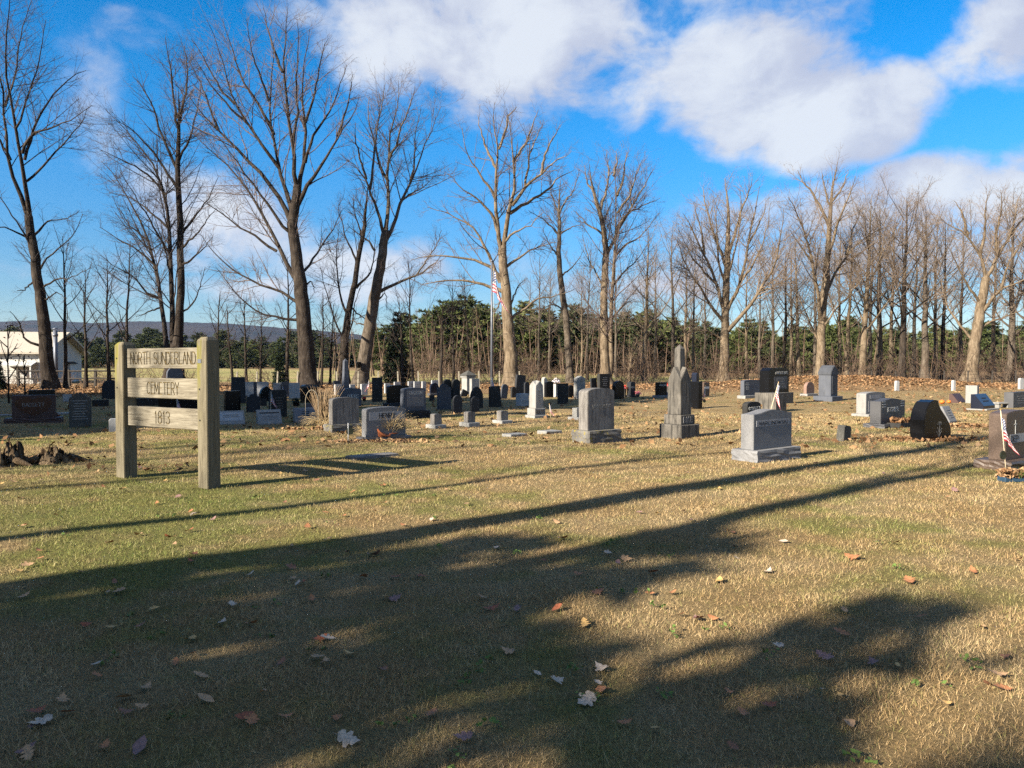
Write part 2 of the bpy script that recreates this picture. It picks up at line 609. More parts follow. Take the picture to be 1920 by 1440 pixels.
def mat_flag(name, fade=0.0):
    m_, k, bs = new_mat(name)
    uv = k.n('ShaderNodeUVMap').outputs[0]
    u, v, _ = k.sep(uv)
    st = k.m('LESS_THAN', k.m('FRACT', k.m('MULTIPLY', v, 6.5)), 0.5)
    red = (0.50 + fade * .1, 0.03 + fade * .1, 0.055 + fade * .12)
    wh = (0.78, 0.77, 0.74)
    c = k.mix(st, wh, red)
    can = k.m('MULTIPLY', k.m('LESS_THAN', u, 0.40), k.m('GREATER_THAN', v, 6.0 / 13.0))
    uu = k.m('DIVIDE', u, 0.40)
    vv = k.m('DIVIDE', k.m('SUBTRACT', v, 6.0 / 13.0), 7.0 / 13.0)
    su = k.m('MULTIPLY', uu, 6.0)
    sv = k.m('MULTIPLY', vv, 9.0)
    row = k.m('FLOOR', sv)
    su2 = k.m('ADD', su, k.m('MULTIPLY', k.m('MODULO', row, 2.0), 0.5))
    dx = k.m('SUBTRACT', k.m('FRACT', su2), 0.5)
    dy = k.m('MULTIPLY', k.m('SUBTRACT', k.m('FRACT', sv), 0.5), 0.75)
    r_ = k.m('SQRT', k.m('ADD', k.m('MULTIPLY', dx, dx), k.m('MULTIPLY', dy, dy)))
    star = k.m('LESS_THAN', r_, 0.27)
    blue = k.mix(star, (0.035 + fade * .05, 0.05 + fade * .06, 0.16 + fade * .08), wh)
    c = k.mix(can, c, blue)
    k.link(c, bs.inputs['Base Color'])
    bs.inputs['Roughness'].default_value = 0.7
    tr = k.n('ShaderNodeBsdfTranslucent')
    k.link(c, tr.inputs['Color'])
    mx = k.n('ShaderNodeMixShader')
    mx.inputs[0].default_value = 0.35
    k.link(bs.outputs[0], mx.inputs[1])
    k.link(tr.outputs[0], mx.inputs[2])
    k.link(mx.outputs[0], [n for n in k.t.nodes if n.type == 'OUTPUT_MATERIAL'][0].inputs['Surface'])
    return m_


M = {}
M['ground'] = mat_ground()
M['blades'] = mat_blades()
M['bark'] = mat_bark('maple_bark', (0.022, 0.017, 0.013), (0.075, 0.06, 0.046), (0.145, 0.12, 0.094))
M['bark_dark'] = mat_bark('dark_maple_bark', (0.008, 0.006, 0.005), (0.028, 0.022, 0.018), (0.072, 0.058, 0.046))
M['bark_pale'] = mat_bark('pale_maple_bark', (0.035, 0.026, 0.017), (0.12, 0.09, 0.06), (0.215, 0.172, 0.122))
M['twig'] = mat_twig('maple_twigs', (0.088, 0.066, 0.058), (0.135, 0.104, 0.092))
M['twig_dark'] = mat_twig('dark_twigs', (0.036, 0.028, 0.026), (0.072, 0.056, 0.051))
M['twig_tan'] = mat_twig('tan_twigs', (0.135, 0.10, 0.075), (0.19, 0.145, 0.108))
M['brush'] = mat_twig('brushwood', (0.065, 0.041, 0.03), (0.15, 0.105, 0.072))
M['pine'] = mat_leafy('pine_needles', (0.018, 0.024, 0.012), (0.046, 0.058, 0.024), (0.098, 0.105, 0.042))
M['pine_bright'] = mat_leafy('bright_pine_needles', (0.028, 0.038, 0.014), (0.07, 0.088, 0.028), (0.13, 0.14, 0.05))  # lighter green needles for some of the pines
M['spruce'] = mat_leafy('spruce_needles', (0.008, 0.013, 0.008), (0.018, 0.028, 0.016), (0.035, 0.05, 0.026))
M['litter'] = mat_leafy('fallen_leaf_litter', (0.085, 0.042, 0.02), (0.205, 0.115, 0.056), (0.32, 0.215, 0.12), 2.0)
M['sign'] = mat_wood_sign()
M['post'] = mat_wood_post()
M['groove'] = mat_plain('routed_letter_wood', (0.10, 0.068, 0.02), 0.95, 0.1)
M['flag'] = mat_flag('flag_cloth')
M['flag_old'] = mat_flag('faded_flag_cloth', 0.6)
M['stick'] = mat_plain('pale_flag_stick', (0.62, 0.52, 0.36), 0.6)
M['g_grey'] = mat_stone('grey_granite', (0.36, 0.36, 0.37), (0.25, 0.25, 0.26), 0.55)
M['g_light'] = mat_stone('light_granite', (0.48, 0.47, 0.45), (0.36, 0.35, 0.33), 0.45)
M['g_dark'] = mat_stone('dark_granite', (0.135, 0.135, 0.145), (0.085, 0.085, 0.095), 0.5, 0.5)
M['g_brown'] = mat_stone('brown_granite', (0.17, 0.115, 0.085), (0.12, 0.08, 0.06), 0.6, 0.45)
M['g_red'] = mat_stone('red_granite', (0.125, 0.062, 0.052), (0.08, 0.042, 0.036), 0.55, 0.5)
M['g_redpol'] = mat_stone('polished_red_granite', (0.085, 0.024, 0.02), (0.06, 0.018, 0.016), 0.3, 0.18)
M['g_pink'] = mat_stone('pink_granite', (0.45, 0.28, 0.21), (0.34, 0.21, 0.16), 0.5)
M['black'] = mat_stone('polished_black_granite', (0.011, 0.011, 0.013), (0.007, 0.007, 0.008), 0.15, 0.24, spec=0.2, bmp=0.0)
M['navy'] = mat_stone('polished_blue_granite', (0.022, 0.028, 0.052), (0.014, 0.018, 0.034), 0.4, 0.16, spec=0.35, bmp=0.0)
M['marble'] = mat_stone('weathered_marble', (0.56, 0.555, 0.53), (0.33, 0.32, 0.30), 0.2, 0.8, 0.35)
M['marble_white'] = mat_stone('white_marble', (0.70, 0.71, 0.72), (0.50, 0.50, 0.50), 0.12, 0.75, 0.2)
M['marble_stain'] = mat_stone('stained_marble', (0.40, 0.375, 0.35), (0.14, 0.125, 0.115), 0.25, 0.85, 0.75, 0.12)
M['sand'] = mat_stone('stained_sandstone', (0.27, 0.245, 0.21), (0.045, 0.042, 0.038), 0.25, 0.85, 0.85, 0.12, (0.34, 0.33, 0.27))
M['sand_dark'] = mat_stone('blackened_stone', (0.05, 0.048, 0.046), (0.018, 0.018, 0.018), 0.3, 0.85, 0.6, 0.06, (0.20, 0.20, 0.17))
M['slate'] = mat_stone('dark_slate', (0.036, 0.040, 0.050), (0.018, 0.020, 0.026), 0.2, 0.7, 0.3, 0.12, (0.17, 0.17, 0.14))
M['slate_grey'] = mat_stone('grey_slate', (0.115, 0.125, 0.15), (0.065, 0.07, 0.085), 0.25, 0.75, 0.3, 0.18, (0.24, 0.24, 0.20))
M['bluestone'] = mat_stone('blue_grey_stone', (0.155, 0.17, 0.21), (0.085, 0.095, 0.12), 0.35, 0.6, 0.3, 0.1)
M['mossy'] = mat_stone('lichened_base', (0.33, 0.31, 0.28), (0.09, 0.08, 0.07), 0.3, 0.9, 0.3, 0.95, (0.47, 0.37, 0.04), bmp=0.6)
M['tablet'] = mat_stone('lichened_tablet', (0.155, 0.15, 0.135), (0.07, 0.07, 0.065), 0.35, 0.9, 0.4, 0.5, (0.25, 0.25, 0.20))
M['ink_light'] = mat_plain('pale_lettering', (0.45, 0.45, 0.43), 0.8)
M['ink_mid'] = mat_plain('grey_lettering', (0.2, 0.195, 0.19), 0.8)
M['ink_dark'] = mat_plain('dark_lettering', (0.018, 0.018, 0.02), 0.8)
M['ink_brown'] = mat_plain('brown_lettering', (0.11, 0.095, 0.08), 0.8)
M['panel'] = mat_stone('frosted_panel', (0.62, 0.62, 0.64), (0.52, 0.52, 0.54), 0.25, 0.85)
M['panel_mid'] = mat_stone('grey_frosted_panel', (0.30, 0.30, 0.32), (0.25, 0.25, 0.27), 0.3, 0.85)
M['terra'] = mat_plain('terracotta', (0.36, 0.11, 0.045), 0.85)
M['straw'] = mat_twig('dry_ornamental_grass', (0.45, 0.33, 0.17), (0.60, 0.47, 0.27))
M['straw_dark'] = mat_twig('dry_stems', (0.16, 0.11, 0.065), (0.33, 0.235, 0.14))
M['iron'] = mat_plain('dark_iron', (0.018, 0.018, 0.018), 0.6)
M['bronze'] = mat_plain('grave_marker_bronze', (0.05, 0.055, 0.035), 0.5, 0.4, 0.6)
M['pole'] = mat_plain('galvanised_pole', (0.10, 0.11, 0.135), 0.5, 0.4, 0.3)
M['siding'] = mat_plain('white_siding', (0.42, 0.41, 0.385), 0.7, var=0.05)
M['roof'] = mat_plain('pale_metal_roof', (0.36, 0.32, 0.26), 0.6, var=0.1)
M['white'] = mat_plain('white_paint', (0.5, 0.5, 0.48), 0.7, var=0.06)
M['rail'] = mat_plain('dark_old_wood', (0.045, 0.038, 0.032), 0.9)
M['fence'] = mat_plain('grey_fence_wood', (0.22, 0.195, 0.15), 0.9)
M['glass'] = mat_plain('window_glass', (0.03, 0.035, 0.045), 0.08, 0.5)
M['stump'] = mat_bark('rotten_stump', (0.015, 0.01, 0.006), (0.08, 0.054, 0.033), (0.25, 0.19, 0.12), 1.6, 1.0)
M['orange'] = mat_plain('pumpkin_orange', (0.60, 0.14, 0.025), 0.6)
M['pinkfl'] = mat_plain('pink_flowers', (0.70, 0.20, 0.25), 0.8)
M['redfl'] = mat_plain('red_flowers', (0.50, 0.03, 0.03), 0.8)
M['whitefl'] = mat_plain('white_flowers', (0.75, 0.68, 0.72), 0.8)
M['greenfl'] = mat_plain('plant_green', (0.075, 0.12, 0.025), 0.8)
M['bluepot'] = mat_plain('dark_blue_plastic', (0.02, 0.045, 0.075), 0.4)
for nm, cc in (('leaf_tan', (0.30, 0.185, 0.10)), ('leaf_rust', (0.20, 0.066, 0.032)), ('leaf_pale', (0.36, 0.285, 0.215)), ('leaf_gold', (0.36, 0.225, 0.085)), ('leaf_brown', (0.17, 0.082, 0.048)), ('leaf_orange', (0.26, 0.115, 0.052)), ('leaf_purple', (0.17, 0.10, 0.09))):
    M[nm] = mat_plain(nm, cc, 0.7, 0.2, var=0.28)
M['hill'] = None

# ------------------------------------------------------------------ ground
xs = np.unique(np.concatenate([np.linspace(-14, 14, 71), np.linspace(-60, 60, 61), np.linspace(-400, 400, 81), np.linspace(-4500, 4500, 21)]))
ys = np.unique(np.concatenate([np.linspace(-2, 22, 61), np.linspace(-60, 80, 71), np.linspace(-400, 400, 81), np.linspace(-1500, 4400, 13)]))
XX, YY = np.meshgrid(xs, ys)


def ground_z(x, y):
    x = np.asarray(x, dtype=float)
    y = np.asarray(y, dtype=float)
    z = 0.012 * np.sin(x * 1.7 + 0.6) * np.sin(y * 1.3) + 0.010 * np.sin(x * 3.1 - y * 2.3) + 0.015 * np.sin(y * 0.6 + x * .4)
    # low bank of raked leaves and soil under the trees on the right
    d_ = np.hypot((x - 21) / 11.0, (y - 48.5) / 3.2)
    z = z + 0.75 * np.exp(-d_ ** 2 * 1.6)
    return z


ZZ = ground_z(XX, YY)
ny, nx = XX.shape
ii = (np.arange(ny - 1)[:, None] * nx + np.arange(nx - 1)[None, :]).ravel()
gme = np_mesh('ground', np.stack([XX.ravel(), YY.ravel(), ZZ.ravel()], 1), [np.stack([ii, ii + 1, ii + nx + 1, ii + nx], 1)])
tag(obj('ground', gme, M['ground']), kind='structure')

# hills on the horizon
def make_hills():
    m_, k, bs = new_mat('wooded_hills')
    pos = k.n('ShaderNodeNewGeometry').outputs['Position']
    n1 = k.noise(pos, 0.006, 6.0, 0.65)
    n2 = k.noise(pos, 0.06, 4.0, 0.7)
    c = k.ramp(n1, [(0.35, (0.016, 0.018, 0.022)), (0.5, (0.034, 0.026, 0.028)), (0.7, (0.05, 0.04, 0.038))])
    c = k.mix(k.m('MULTIPLY', n2, 0.5), c, (0.016, 0.014, 0.017))
    k.link(c, bs.inputs['Base Color'])
    bs.inputs['Roughness'].default_value = 1.0
    bs.inputs['Specular IOR Level'].default_value = 0.0
    D = 2600.0
    crest = [(-900, 610), (-300, 604), (0, 603), (60, 601), (130, 603), (180, 606), (260, 602), (330, 604), (420, 606), (520, 614), (620, 622), (720, 632), (860, 642), (1100, 648), (1400, 652), (1700, 650), (2100, 640), (2800, 630)]
    pxs = np.linspace(-900, 2800, 380)
    pys = np.interp(pxs, [c_[0] for c_ in crest], [c_[1] for c_ in crest])
    nz = rng.normal(0, 0.35, len(pxs))
    V, Fc = [], []
    rows = [(0.0, 0.0), (0.35, 0.42), (0.65, 0.78), (1.0, 1.0), (1.35, 0.55), (1.8, -0.05)]
    for r_i, (u, hfrac) in enumerate(rows):
        dd = D + (u - 1.0) * 900.0
        for i, px in enumerate(pxs):
            top = W(px, pys[i] + nz[i], D)
            V.append((top.x * dd / D, dd, -3.0 + (top.z + 3.0) * hfrac))
    n_ = len(pxs)
    for r_i in range(len(rows) - 1):
        a = r_i * n_ + np.arange(n_ - 1)
        Fc.append(np.stack([a, a + 1, a + n_ + 1, a + n_], 1))
    tag(obj('hills', np_mesh('hills', V, Fc), m_), kind='structure')


make_hills()

# ------------------------------------------------------------------ grass blades of the near lawn
def make_grass():
    N = 900000
    u = rng.random(N)
    d0, d1, q = 2.3, 24.0, 0.36
    d = (d0 ** q + u * (d1 ** q - d0 ** q)) ** (1 / q)
    x = (rng.random(N) * 2 - 1) * (0.76 * d + 0.9)
    y = d
    # clumpiness
    cl = np.sin(x * 5.3 + 1.3 * np.sin(y * 3.1)) * np.sin(y * 6.1 + 1.7 * np.sin(x * 2.7))
    keep = rng.random(N) < 0.80 + 0.2 * cl
    x, y, d, cl = x[keep], y[keep], d[keep], cl[keep]
    n = len(x)
    z = ground_z(x, y) - 0.004
    L = (0.016 + 0.036 * rng.random(n) ** 1.9) * (1 + 0.25 * cl) * np.clip(1.0 + (d - 4) * 0.012, 1, 1.25)
    wd = 0.00055 + 0.00026 * d
    th = rng.random(n) * 2 * np.pi
    tilt = np.abs(rng.normal(0.95, 0.42, n))
    dirx, diry = np.cos(th) * np.sin(tilt), np.sin(th) * np.sin(tilt)
    dirz = np.abs(np.cos(tilt)) + 0.06
    ph = rng.random(n) * np.pi
    sx, sy = np.cos(ph) * wd, np.sin(ph) * wd
    B0 = np.stack([x - sx, y - sy, z], 1)
    B1 = np.stack([x + sx, y + sy, z], 1)
    T = np.stack([x + dirx * L, y + diry * L, z + dirz * L], 1)
    V = np.stack([B0, B1, T], 1).reshape(-1, 3)
    Fc = np.arange(n * 3).reshape(-1, 3)
    r = np.repeat(rng.random(n), 3)
    me = np_mesh('grass', V, [Fc], False, {'rnd': r})
    tag(obj('grass', me, M['blades']), 'short straw coloured and green lawn grass in the foreground', 'grass', kind='stuff')


make_grass()

# ------------------------------------------------------------------ trees
def resample(P, k, jit=0.0):
    P = np.asarray(P, dtype=float)
    # smooth with Chaikin, then even spacing
    for _ in range(2):
        if len(P) > 2:
            Q = np.empty((2 * len(P) - 2, P.shape[1]))
            Q[0::2] = P[:-1] * 0.75 + P[1:] * 0.25
            Q[1::2] = P[:-1] * 0.25 + P[1:] * 0.75
            P = np.vstack([P[:1], Q, P[-1:]])
    s = np.concatenate([[0], np.cumsum(np.linalg.norm(np.diff(P[:, :3], axis=0), axis=1))])
    t = np.linspace(0, s[-1], k)
    out = np.stack([np.interp(t, s, P[:, i]) for i in range(P.shape[1])], 1)
    if jit:
        J = rng.normal(0, jit, (k, 3))
        J[0] = 0
        out[:, :3] += J
    return out, s[-1]


def grow(P, Rr, dens, t0, ang, ratio, lmin, lmax, k, wander, up, rr, rmin, tipf=0.3):
    """children for polylines P[n,K,3]"""
    n, K, _ = P.shape
    seg = np.linalg.norm(np.diff(P, axis=1), axis=2)
    L = seg.sum(1)
    cnt = rng.poisson(np.maximum(L * dens * (1 - t0), 0.05))
    idx = np.repeat(np.arange(n), cnt)
    m = len(idx)
    if m == 0:
        return np.zeros((0, k, 3)), np.zeros((0, k))
    t = t0 + (1 - t0) * rng.random(m) ** 0.85
    f = t * (K - 1)
    i0 = np.minimum(f.astype(int), K - 2)
    fr = (f - i0)[:, None]
    pos = P[idx, i0] * (1 - fr) + P[idx, i0 + 1] * fr
    rad = Rr[idx, i0] * (1 - fr[:, 0]) + Rr[idx, i0 + 1] * fr[:, 0]
    tan = P[idx, i0 + 1] - P[idx, i0]
    tan /= np.linalg.norm(tan, axis=1, keepdims=True) + 1e-9
    v = rng.normal(size=(m, 3))
    v -= (v * tan).sum(1, keepdims=True) * tan
    v /= np.linalg.norm(v, axis=1, keepdims=True) + 1e-9
    a = R_(ang) * (0.65 + 0.7 * rng.random(m))[:, None]
    d = np.cos(a) * tan + np.sin(a) * v
    ln = np.clip(ratio * L[idx] * (1.15 - 0.75 * t) * (0.55 + 0.9 * rng.random(m)), lmin, lmax)
    Q = np.zeros((m, k, 3))
    Q[:, 0] = pos
    step = (ln / (k - 1))[:, None]
    for j in range(1, k):
        d = d + rng.normal(0, wander, (m, 3)) + np.array([0, 0, up])
        d /= np.linalg.norm(d, axis=1, keepdims=True)
        Q[:, j] = Q[:, j - 1] + d * step
    r0 = np.maximum(np.minimum(rad * rr, 0.006 + ln * 0.0095), rmin)
    tp = np.linspace(1, tipf, k)[None, :]
    return Q, r0[:, None] * tp


def finish_crown(limbsP, limbsR, dens=(1.0, 2.4, 4.5), scale=1.0, up=0.06, rmin=0.0038):
    """branches, twigs and fine twigs on the limbs"""
    g = Geo()
    A, AR = grow(limbsP, limbsR, dens[0] * 1.75, 0.15, 44, 0.38, 0.9 * scale, 4.6 * scale, 6, 0.085, up * 1.1, 0.42, 0.008)
    g.tubes(A, AR, 4)
    both = [(limbsP, limbsR), (A, AR)]
    Bs, BR = [], []
    for (p_, r_), t0, dn in zip(both, (0.30, 0.1), (dens[1] * 0.7, dens[1])):
        q, qr = grow(p_, r_, dn, t0, 44, 0.44, 0.5 * scale, 2.0 * scale, 4, 0.12, up * 0.9, 0.5, rmin * 1.3)
        Bs.append(q)
        BR.append(qr)
    B, BR = np.concatenate(Bs), np.concatenate(BR)
    g.tubes(B, BR, 3)
    C, CR = grow(B, BR, dens[2] * 1.2, 0.1, 44, 0.58, 0.3 * scale, 0.95 * scale, 3, 0.17, up * 1.0, 0.75, rmin, 0.5)
    g.tubes(C, CR, 3)
    return g


def px_line(pts, D, spread, built=None):
    """pixel polyline -> 3D polyline whose depth drifts off the plane of the trunk"""
    n = len(pts)
    out = []
    pl = sum(math.hypot(pts[i + 1][0] - pts[i][0], pts[i + 1][1] - pts[i][1]) for i in range(n - 1)) / F * D
    dz = random.uniform(-1, 1) * spread * pl
    d0 = D
    if built is not None and len(built):
        # start at the depth of the wood it springs from
        A = np.concatenate(built)
        s0 = W(pts[0][0], pts[0][1], 1.0)
        i0 = int(np.argmin((A[:, 0] / A[:, 1] - s0.x) ** 2 + ((A[:, 2] - EYE) / A[:, 1] - (s0.z - EYE)) ** 2))
        d0 = float(A[i0, 1])
    for i, p in enumerate(pts):
        t = i / max(1, n - 1)
        out.append(tuple(W(p[0], p[1], d0 + dz * t)))
    return out


def traced_tree(label, D, trunk, limbs, cat='tree', bark='bark', twig='twig', dens=(1.0, 2.4, 4.5), spread=0.45, group=None, scale=1.0, up=0.06, name='bare_tree', extra=0, flare=1.5):
    """tree with trunk and limbs drawn after the photograph. trunk: list of (px, py, width px); limbs: (width px, [(px, py) ...])"""
    base = W(trunk[0][0], trunk[0][1], D)
    base.z = float(ground_z(base.x, base.y))
    root = empty(name, base, 0, label, cat, group)
    b = np.array(base)
    tg = Geo()
    tp = [tuple(W(p[0], p[1], D)) + (p[2] / F * D / 2,) for p in trunk]
    tp[0] = (base.x, base.y, base.z - 0.15, tp[0][3])
    T, L = resample(tp, 22)
    T[1:, :2] += rng.normal(0, 0.025, (21, 2))
    hh = np.clip((T[:, 2] - base.z) / 1.3, 0, 1)
    T[:, 3] *= 1 + (flare - 1) * (1 - hh) ** 2
    cap = T[-1:].copy()
    cap[0, :3] += (T[-1, :3] - T[-2, :3]) * 0.5
    cap[0, 3] = 0.01
    Tc = np.vstack([T, cap])
    tg.tubes([Tc[:, :3] - b], [Tc[:, 3]], 14)
    built = [resample(T[:, :3], 60)[0]]
    K = 12
    LP, LR = [], []
    lastr = T[-1, 3]
    # the trunk's upper half bears branches too
    ti, _ = resample(T[len(T) // 2:], K)
    LP.append(ti[:, :3])
    LR.append(ti[:, 3])
    for wpx, pts in limbs:
        P3 = px_line(pts, D, spread, built)
        r0 = wpx / F * D / 2
        P4 = [p + (r0 * 0.80 * (1 - i / (len(P3) - 1)) ** 1.15 + 0.014,) for i, p in enumerate(P3)]
        Q, l_ = resample(P4, K, 0.035)
        LP.append(Q[:, :3])
        LR.append(Q[:, 3])
        built.append(resample(Q[:, :3], 40)[0])
    LP, LR = np.array(LP), np.array(LR)
    if extra:
        EP, ER = grow(LP[1:] if len(LP) > 1 else LP, LR[1:] if len(LP) > 1 else LR, extra, 0.2, 38, 0.5, 1.6, 6.5, K, 0.07, 0.07, 0.7, 0.02, 0.25)
        LP = np.concatenate([LP, EP])
        LR = np.concatenate([LR, ER])
    tg.tubes(LP[1:] - b, LR[1:], 7)
    obj('trunk', tg.mesh('trunk'), M[bark], root)
    cg = finish_crown(LP - b, LR, dens, scale, up)
    obj('crown', cg.mesh('crown'), M[twig], root)
    return root


def auto_limbs(base, H, r0, n, first=0.3, reach=0.34, lean=(0, 0), rise=0.9, crook=0.05):
    """trunk and limbs of a tree without drawn limbs (world units, relative to base)"""
    K = 12
    t = np.linspace(0, 1, 16)
    T = np.zeros((16, 4))
    wob = np.cumsum(rng.normal(0, crook * H / 22, (16, 2)), axis=0)
    T[:, 0] = lean[0] * H * t + wob[:, 0]
    T[:, 1] = lean[1] * H * t + wob[:, 1]
    T[:, 2] = H * t * 0.97 - 0.15
    T[:, 3] = r0 * (1 - t) ** 0.95 + 0.013
    T[:2, 3] *= (1.45, 1.15)
    LP, LR = [], []
    th0 = random.uniform(0, 6.28)
    for i in range(n):
        s = first + (0.92 - first) * (i + random.random() * 0.7) / n
        f = s * 15
        i0 = min(int(f), 14)
        p0 = T[i0] * (1 - f + i0) + T[i0 + 1] * (f - i0)
        th = th0 + i * 2.4 + random.uniform(-.5, .5)
        ln = H * reach * (1.25 - 0.75 * s) * random.uniform(0.75, 1.3)
        ev = random.uniform(0.30, 0.7) + 0.40 * s
        d = np.array([math.cos(th) * math.cos(ev), math.sin(th) * math.cos(ev), math.sin(ev)])
        P = [p0[:3]]
        for j in range(K - 1):
            d = d + rng.normal(0, 0.05, 3) + np.array([0, 0, 0.075 * rise])
            d /= np.linalg.norm(d)
            P.append(P[-1] + d * ln / (K - 1))
        LP.append(P)
        LR.append(np.maximum(p0[3] * 0.30, 0.014) * (1 - np.linspace(0, 1, K)) + 0.010)
    return T, np.array(LP), np.array(LR)


def auto_tree_meshes(H, r0, n, dens, scale=1.0, up=0.06, first=0.3, reach=0.34, lean=(0, 0), rise=0.9, rmin=0.0038):
    T, LP, LR = auto_limbs(None, H, r0, n, first, reach, lean, rise)
    tg = Geo()
    tg.tubes([T[:, :3]], [T[:, 3]], 10)
    tg.tubes(LP, LR, 6)
    top, _ = resample(T[8:], 12)
    LP2 = np.concatenate([LP, top[None, :, :3]])
    LR2 = np.concatenate([LR, top[None, :, 3]])
    cg = finish_crown(LP2, LR2, dens, scale, up, rmin)
    return tg.mesh('trunk'), cg.mesh('crown')


def place_tree(meshes, px, D, label, bark='bark', twig='twig', sc=1.0, rz=None, group=None, name='bare_tree', loc=None, cat='tree', rot=None):
    p = Vector(loc) if loc is not None else W(px, 700, D)
    p.z = float(ground_z(p.x, p.y))
    r = empty(name, p, random.uniform(0, 6.28) if rz is None else rz, label, cat, group)
    if rot is not None:
        r.rotation_euler = (rot[0], rot[1], r.rotation_euler.z)
    r.scale = (sc, sc, sc) if not isinstance(sc, tuple) else sc
    for nm, me, mt in (('trunk', meshes[0], bark), ('crown', meshes[1], twig)):
        o = bpy.data.objects.new(nm, me)
        COL.objects.link(o)
        o.parent = r
        if not me.materials:
            me.materials.append(M[mt])
        else:
            o.material_slots[0].link = 'OBJECT'
            o.material_slots[0].material = M[mt]
    return r


# --- big trees of the row, limbs after the photograph
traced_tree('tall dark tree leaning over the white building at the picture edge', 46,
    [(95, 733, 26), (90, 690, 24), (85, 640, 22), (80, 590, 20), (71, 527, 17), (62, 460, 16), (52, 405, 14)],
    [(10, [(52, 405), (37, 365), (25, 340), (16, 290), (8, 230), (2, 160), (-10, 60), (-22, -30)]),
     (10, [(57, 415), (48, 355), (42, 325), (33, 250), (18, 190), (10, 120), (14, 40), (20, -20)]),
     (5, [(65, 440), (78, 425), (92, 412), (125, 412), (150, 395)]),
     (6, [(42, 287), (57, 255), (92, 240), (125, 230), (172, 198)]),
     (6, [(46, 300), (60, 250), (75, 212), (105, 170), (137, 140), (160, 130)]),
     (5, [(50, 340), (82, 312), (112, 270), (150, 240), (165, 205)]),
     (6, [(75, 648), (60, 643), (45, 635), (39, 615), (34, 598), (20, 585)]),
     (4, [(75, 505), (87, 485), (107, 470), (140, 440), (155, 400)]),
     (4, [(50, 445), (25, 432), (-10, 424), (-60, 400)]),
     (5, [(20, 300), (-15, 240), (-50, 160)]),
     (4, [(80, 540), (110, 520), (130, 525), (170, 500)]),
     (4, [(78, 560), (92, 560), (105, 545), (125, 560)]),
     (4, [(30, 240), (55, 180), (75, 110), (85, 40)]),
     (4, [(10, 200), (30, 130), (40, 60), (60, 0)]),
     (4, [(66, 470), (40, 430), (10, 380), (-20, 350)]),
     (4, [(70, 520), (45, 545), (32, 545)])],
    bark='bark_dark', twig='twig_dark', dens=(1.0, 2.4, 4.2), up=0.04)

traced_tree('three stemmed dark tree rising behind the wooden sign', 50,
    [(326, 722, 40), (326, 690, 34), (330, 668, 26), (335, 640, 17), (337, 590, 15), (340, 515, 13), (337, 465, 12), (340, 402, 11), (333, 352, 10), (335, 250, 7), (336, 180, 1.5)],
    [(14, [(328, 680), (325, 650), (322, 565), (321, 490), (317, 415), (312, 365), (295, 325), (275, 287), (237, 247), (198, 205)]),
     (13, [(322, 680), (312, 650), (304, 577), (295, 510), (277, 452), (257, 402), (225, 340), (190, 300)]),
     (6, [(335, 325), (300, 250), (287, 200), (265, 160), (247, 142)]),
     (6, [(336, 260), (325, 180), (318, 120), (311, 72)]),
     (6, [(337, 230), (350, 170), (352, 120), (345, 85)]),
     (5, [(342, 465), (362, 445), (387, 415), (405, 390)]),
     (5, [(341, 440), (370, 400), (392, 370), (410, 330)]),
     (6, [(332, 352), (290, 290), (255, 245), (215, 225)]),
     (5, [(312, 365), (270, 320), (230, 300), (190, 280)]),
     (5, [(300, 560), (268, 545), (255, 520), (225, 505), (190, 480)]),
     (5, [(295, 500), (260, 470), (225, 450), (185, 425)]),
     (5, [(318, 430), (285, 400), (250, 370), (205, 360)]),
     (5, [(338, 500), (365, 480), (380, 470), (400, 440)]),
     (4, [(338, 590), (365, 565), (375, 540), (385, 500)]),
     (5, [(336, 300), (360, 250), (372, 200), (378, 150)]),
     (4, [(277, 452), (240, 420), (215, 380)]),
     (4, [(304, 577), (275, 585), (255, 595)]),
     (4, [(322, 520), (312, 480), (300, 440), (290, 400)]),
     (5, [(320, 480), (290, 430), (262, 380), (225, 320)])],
    bark='bark_dark', twig='twig_dark', dens=(1.0, 2.5, 4.2), up=0.05)

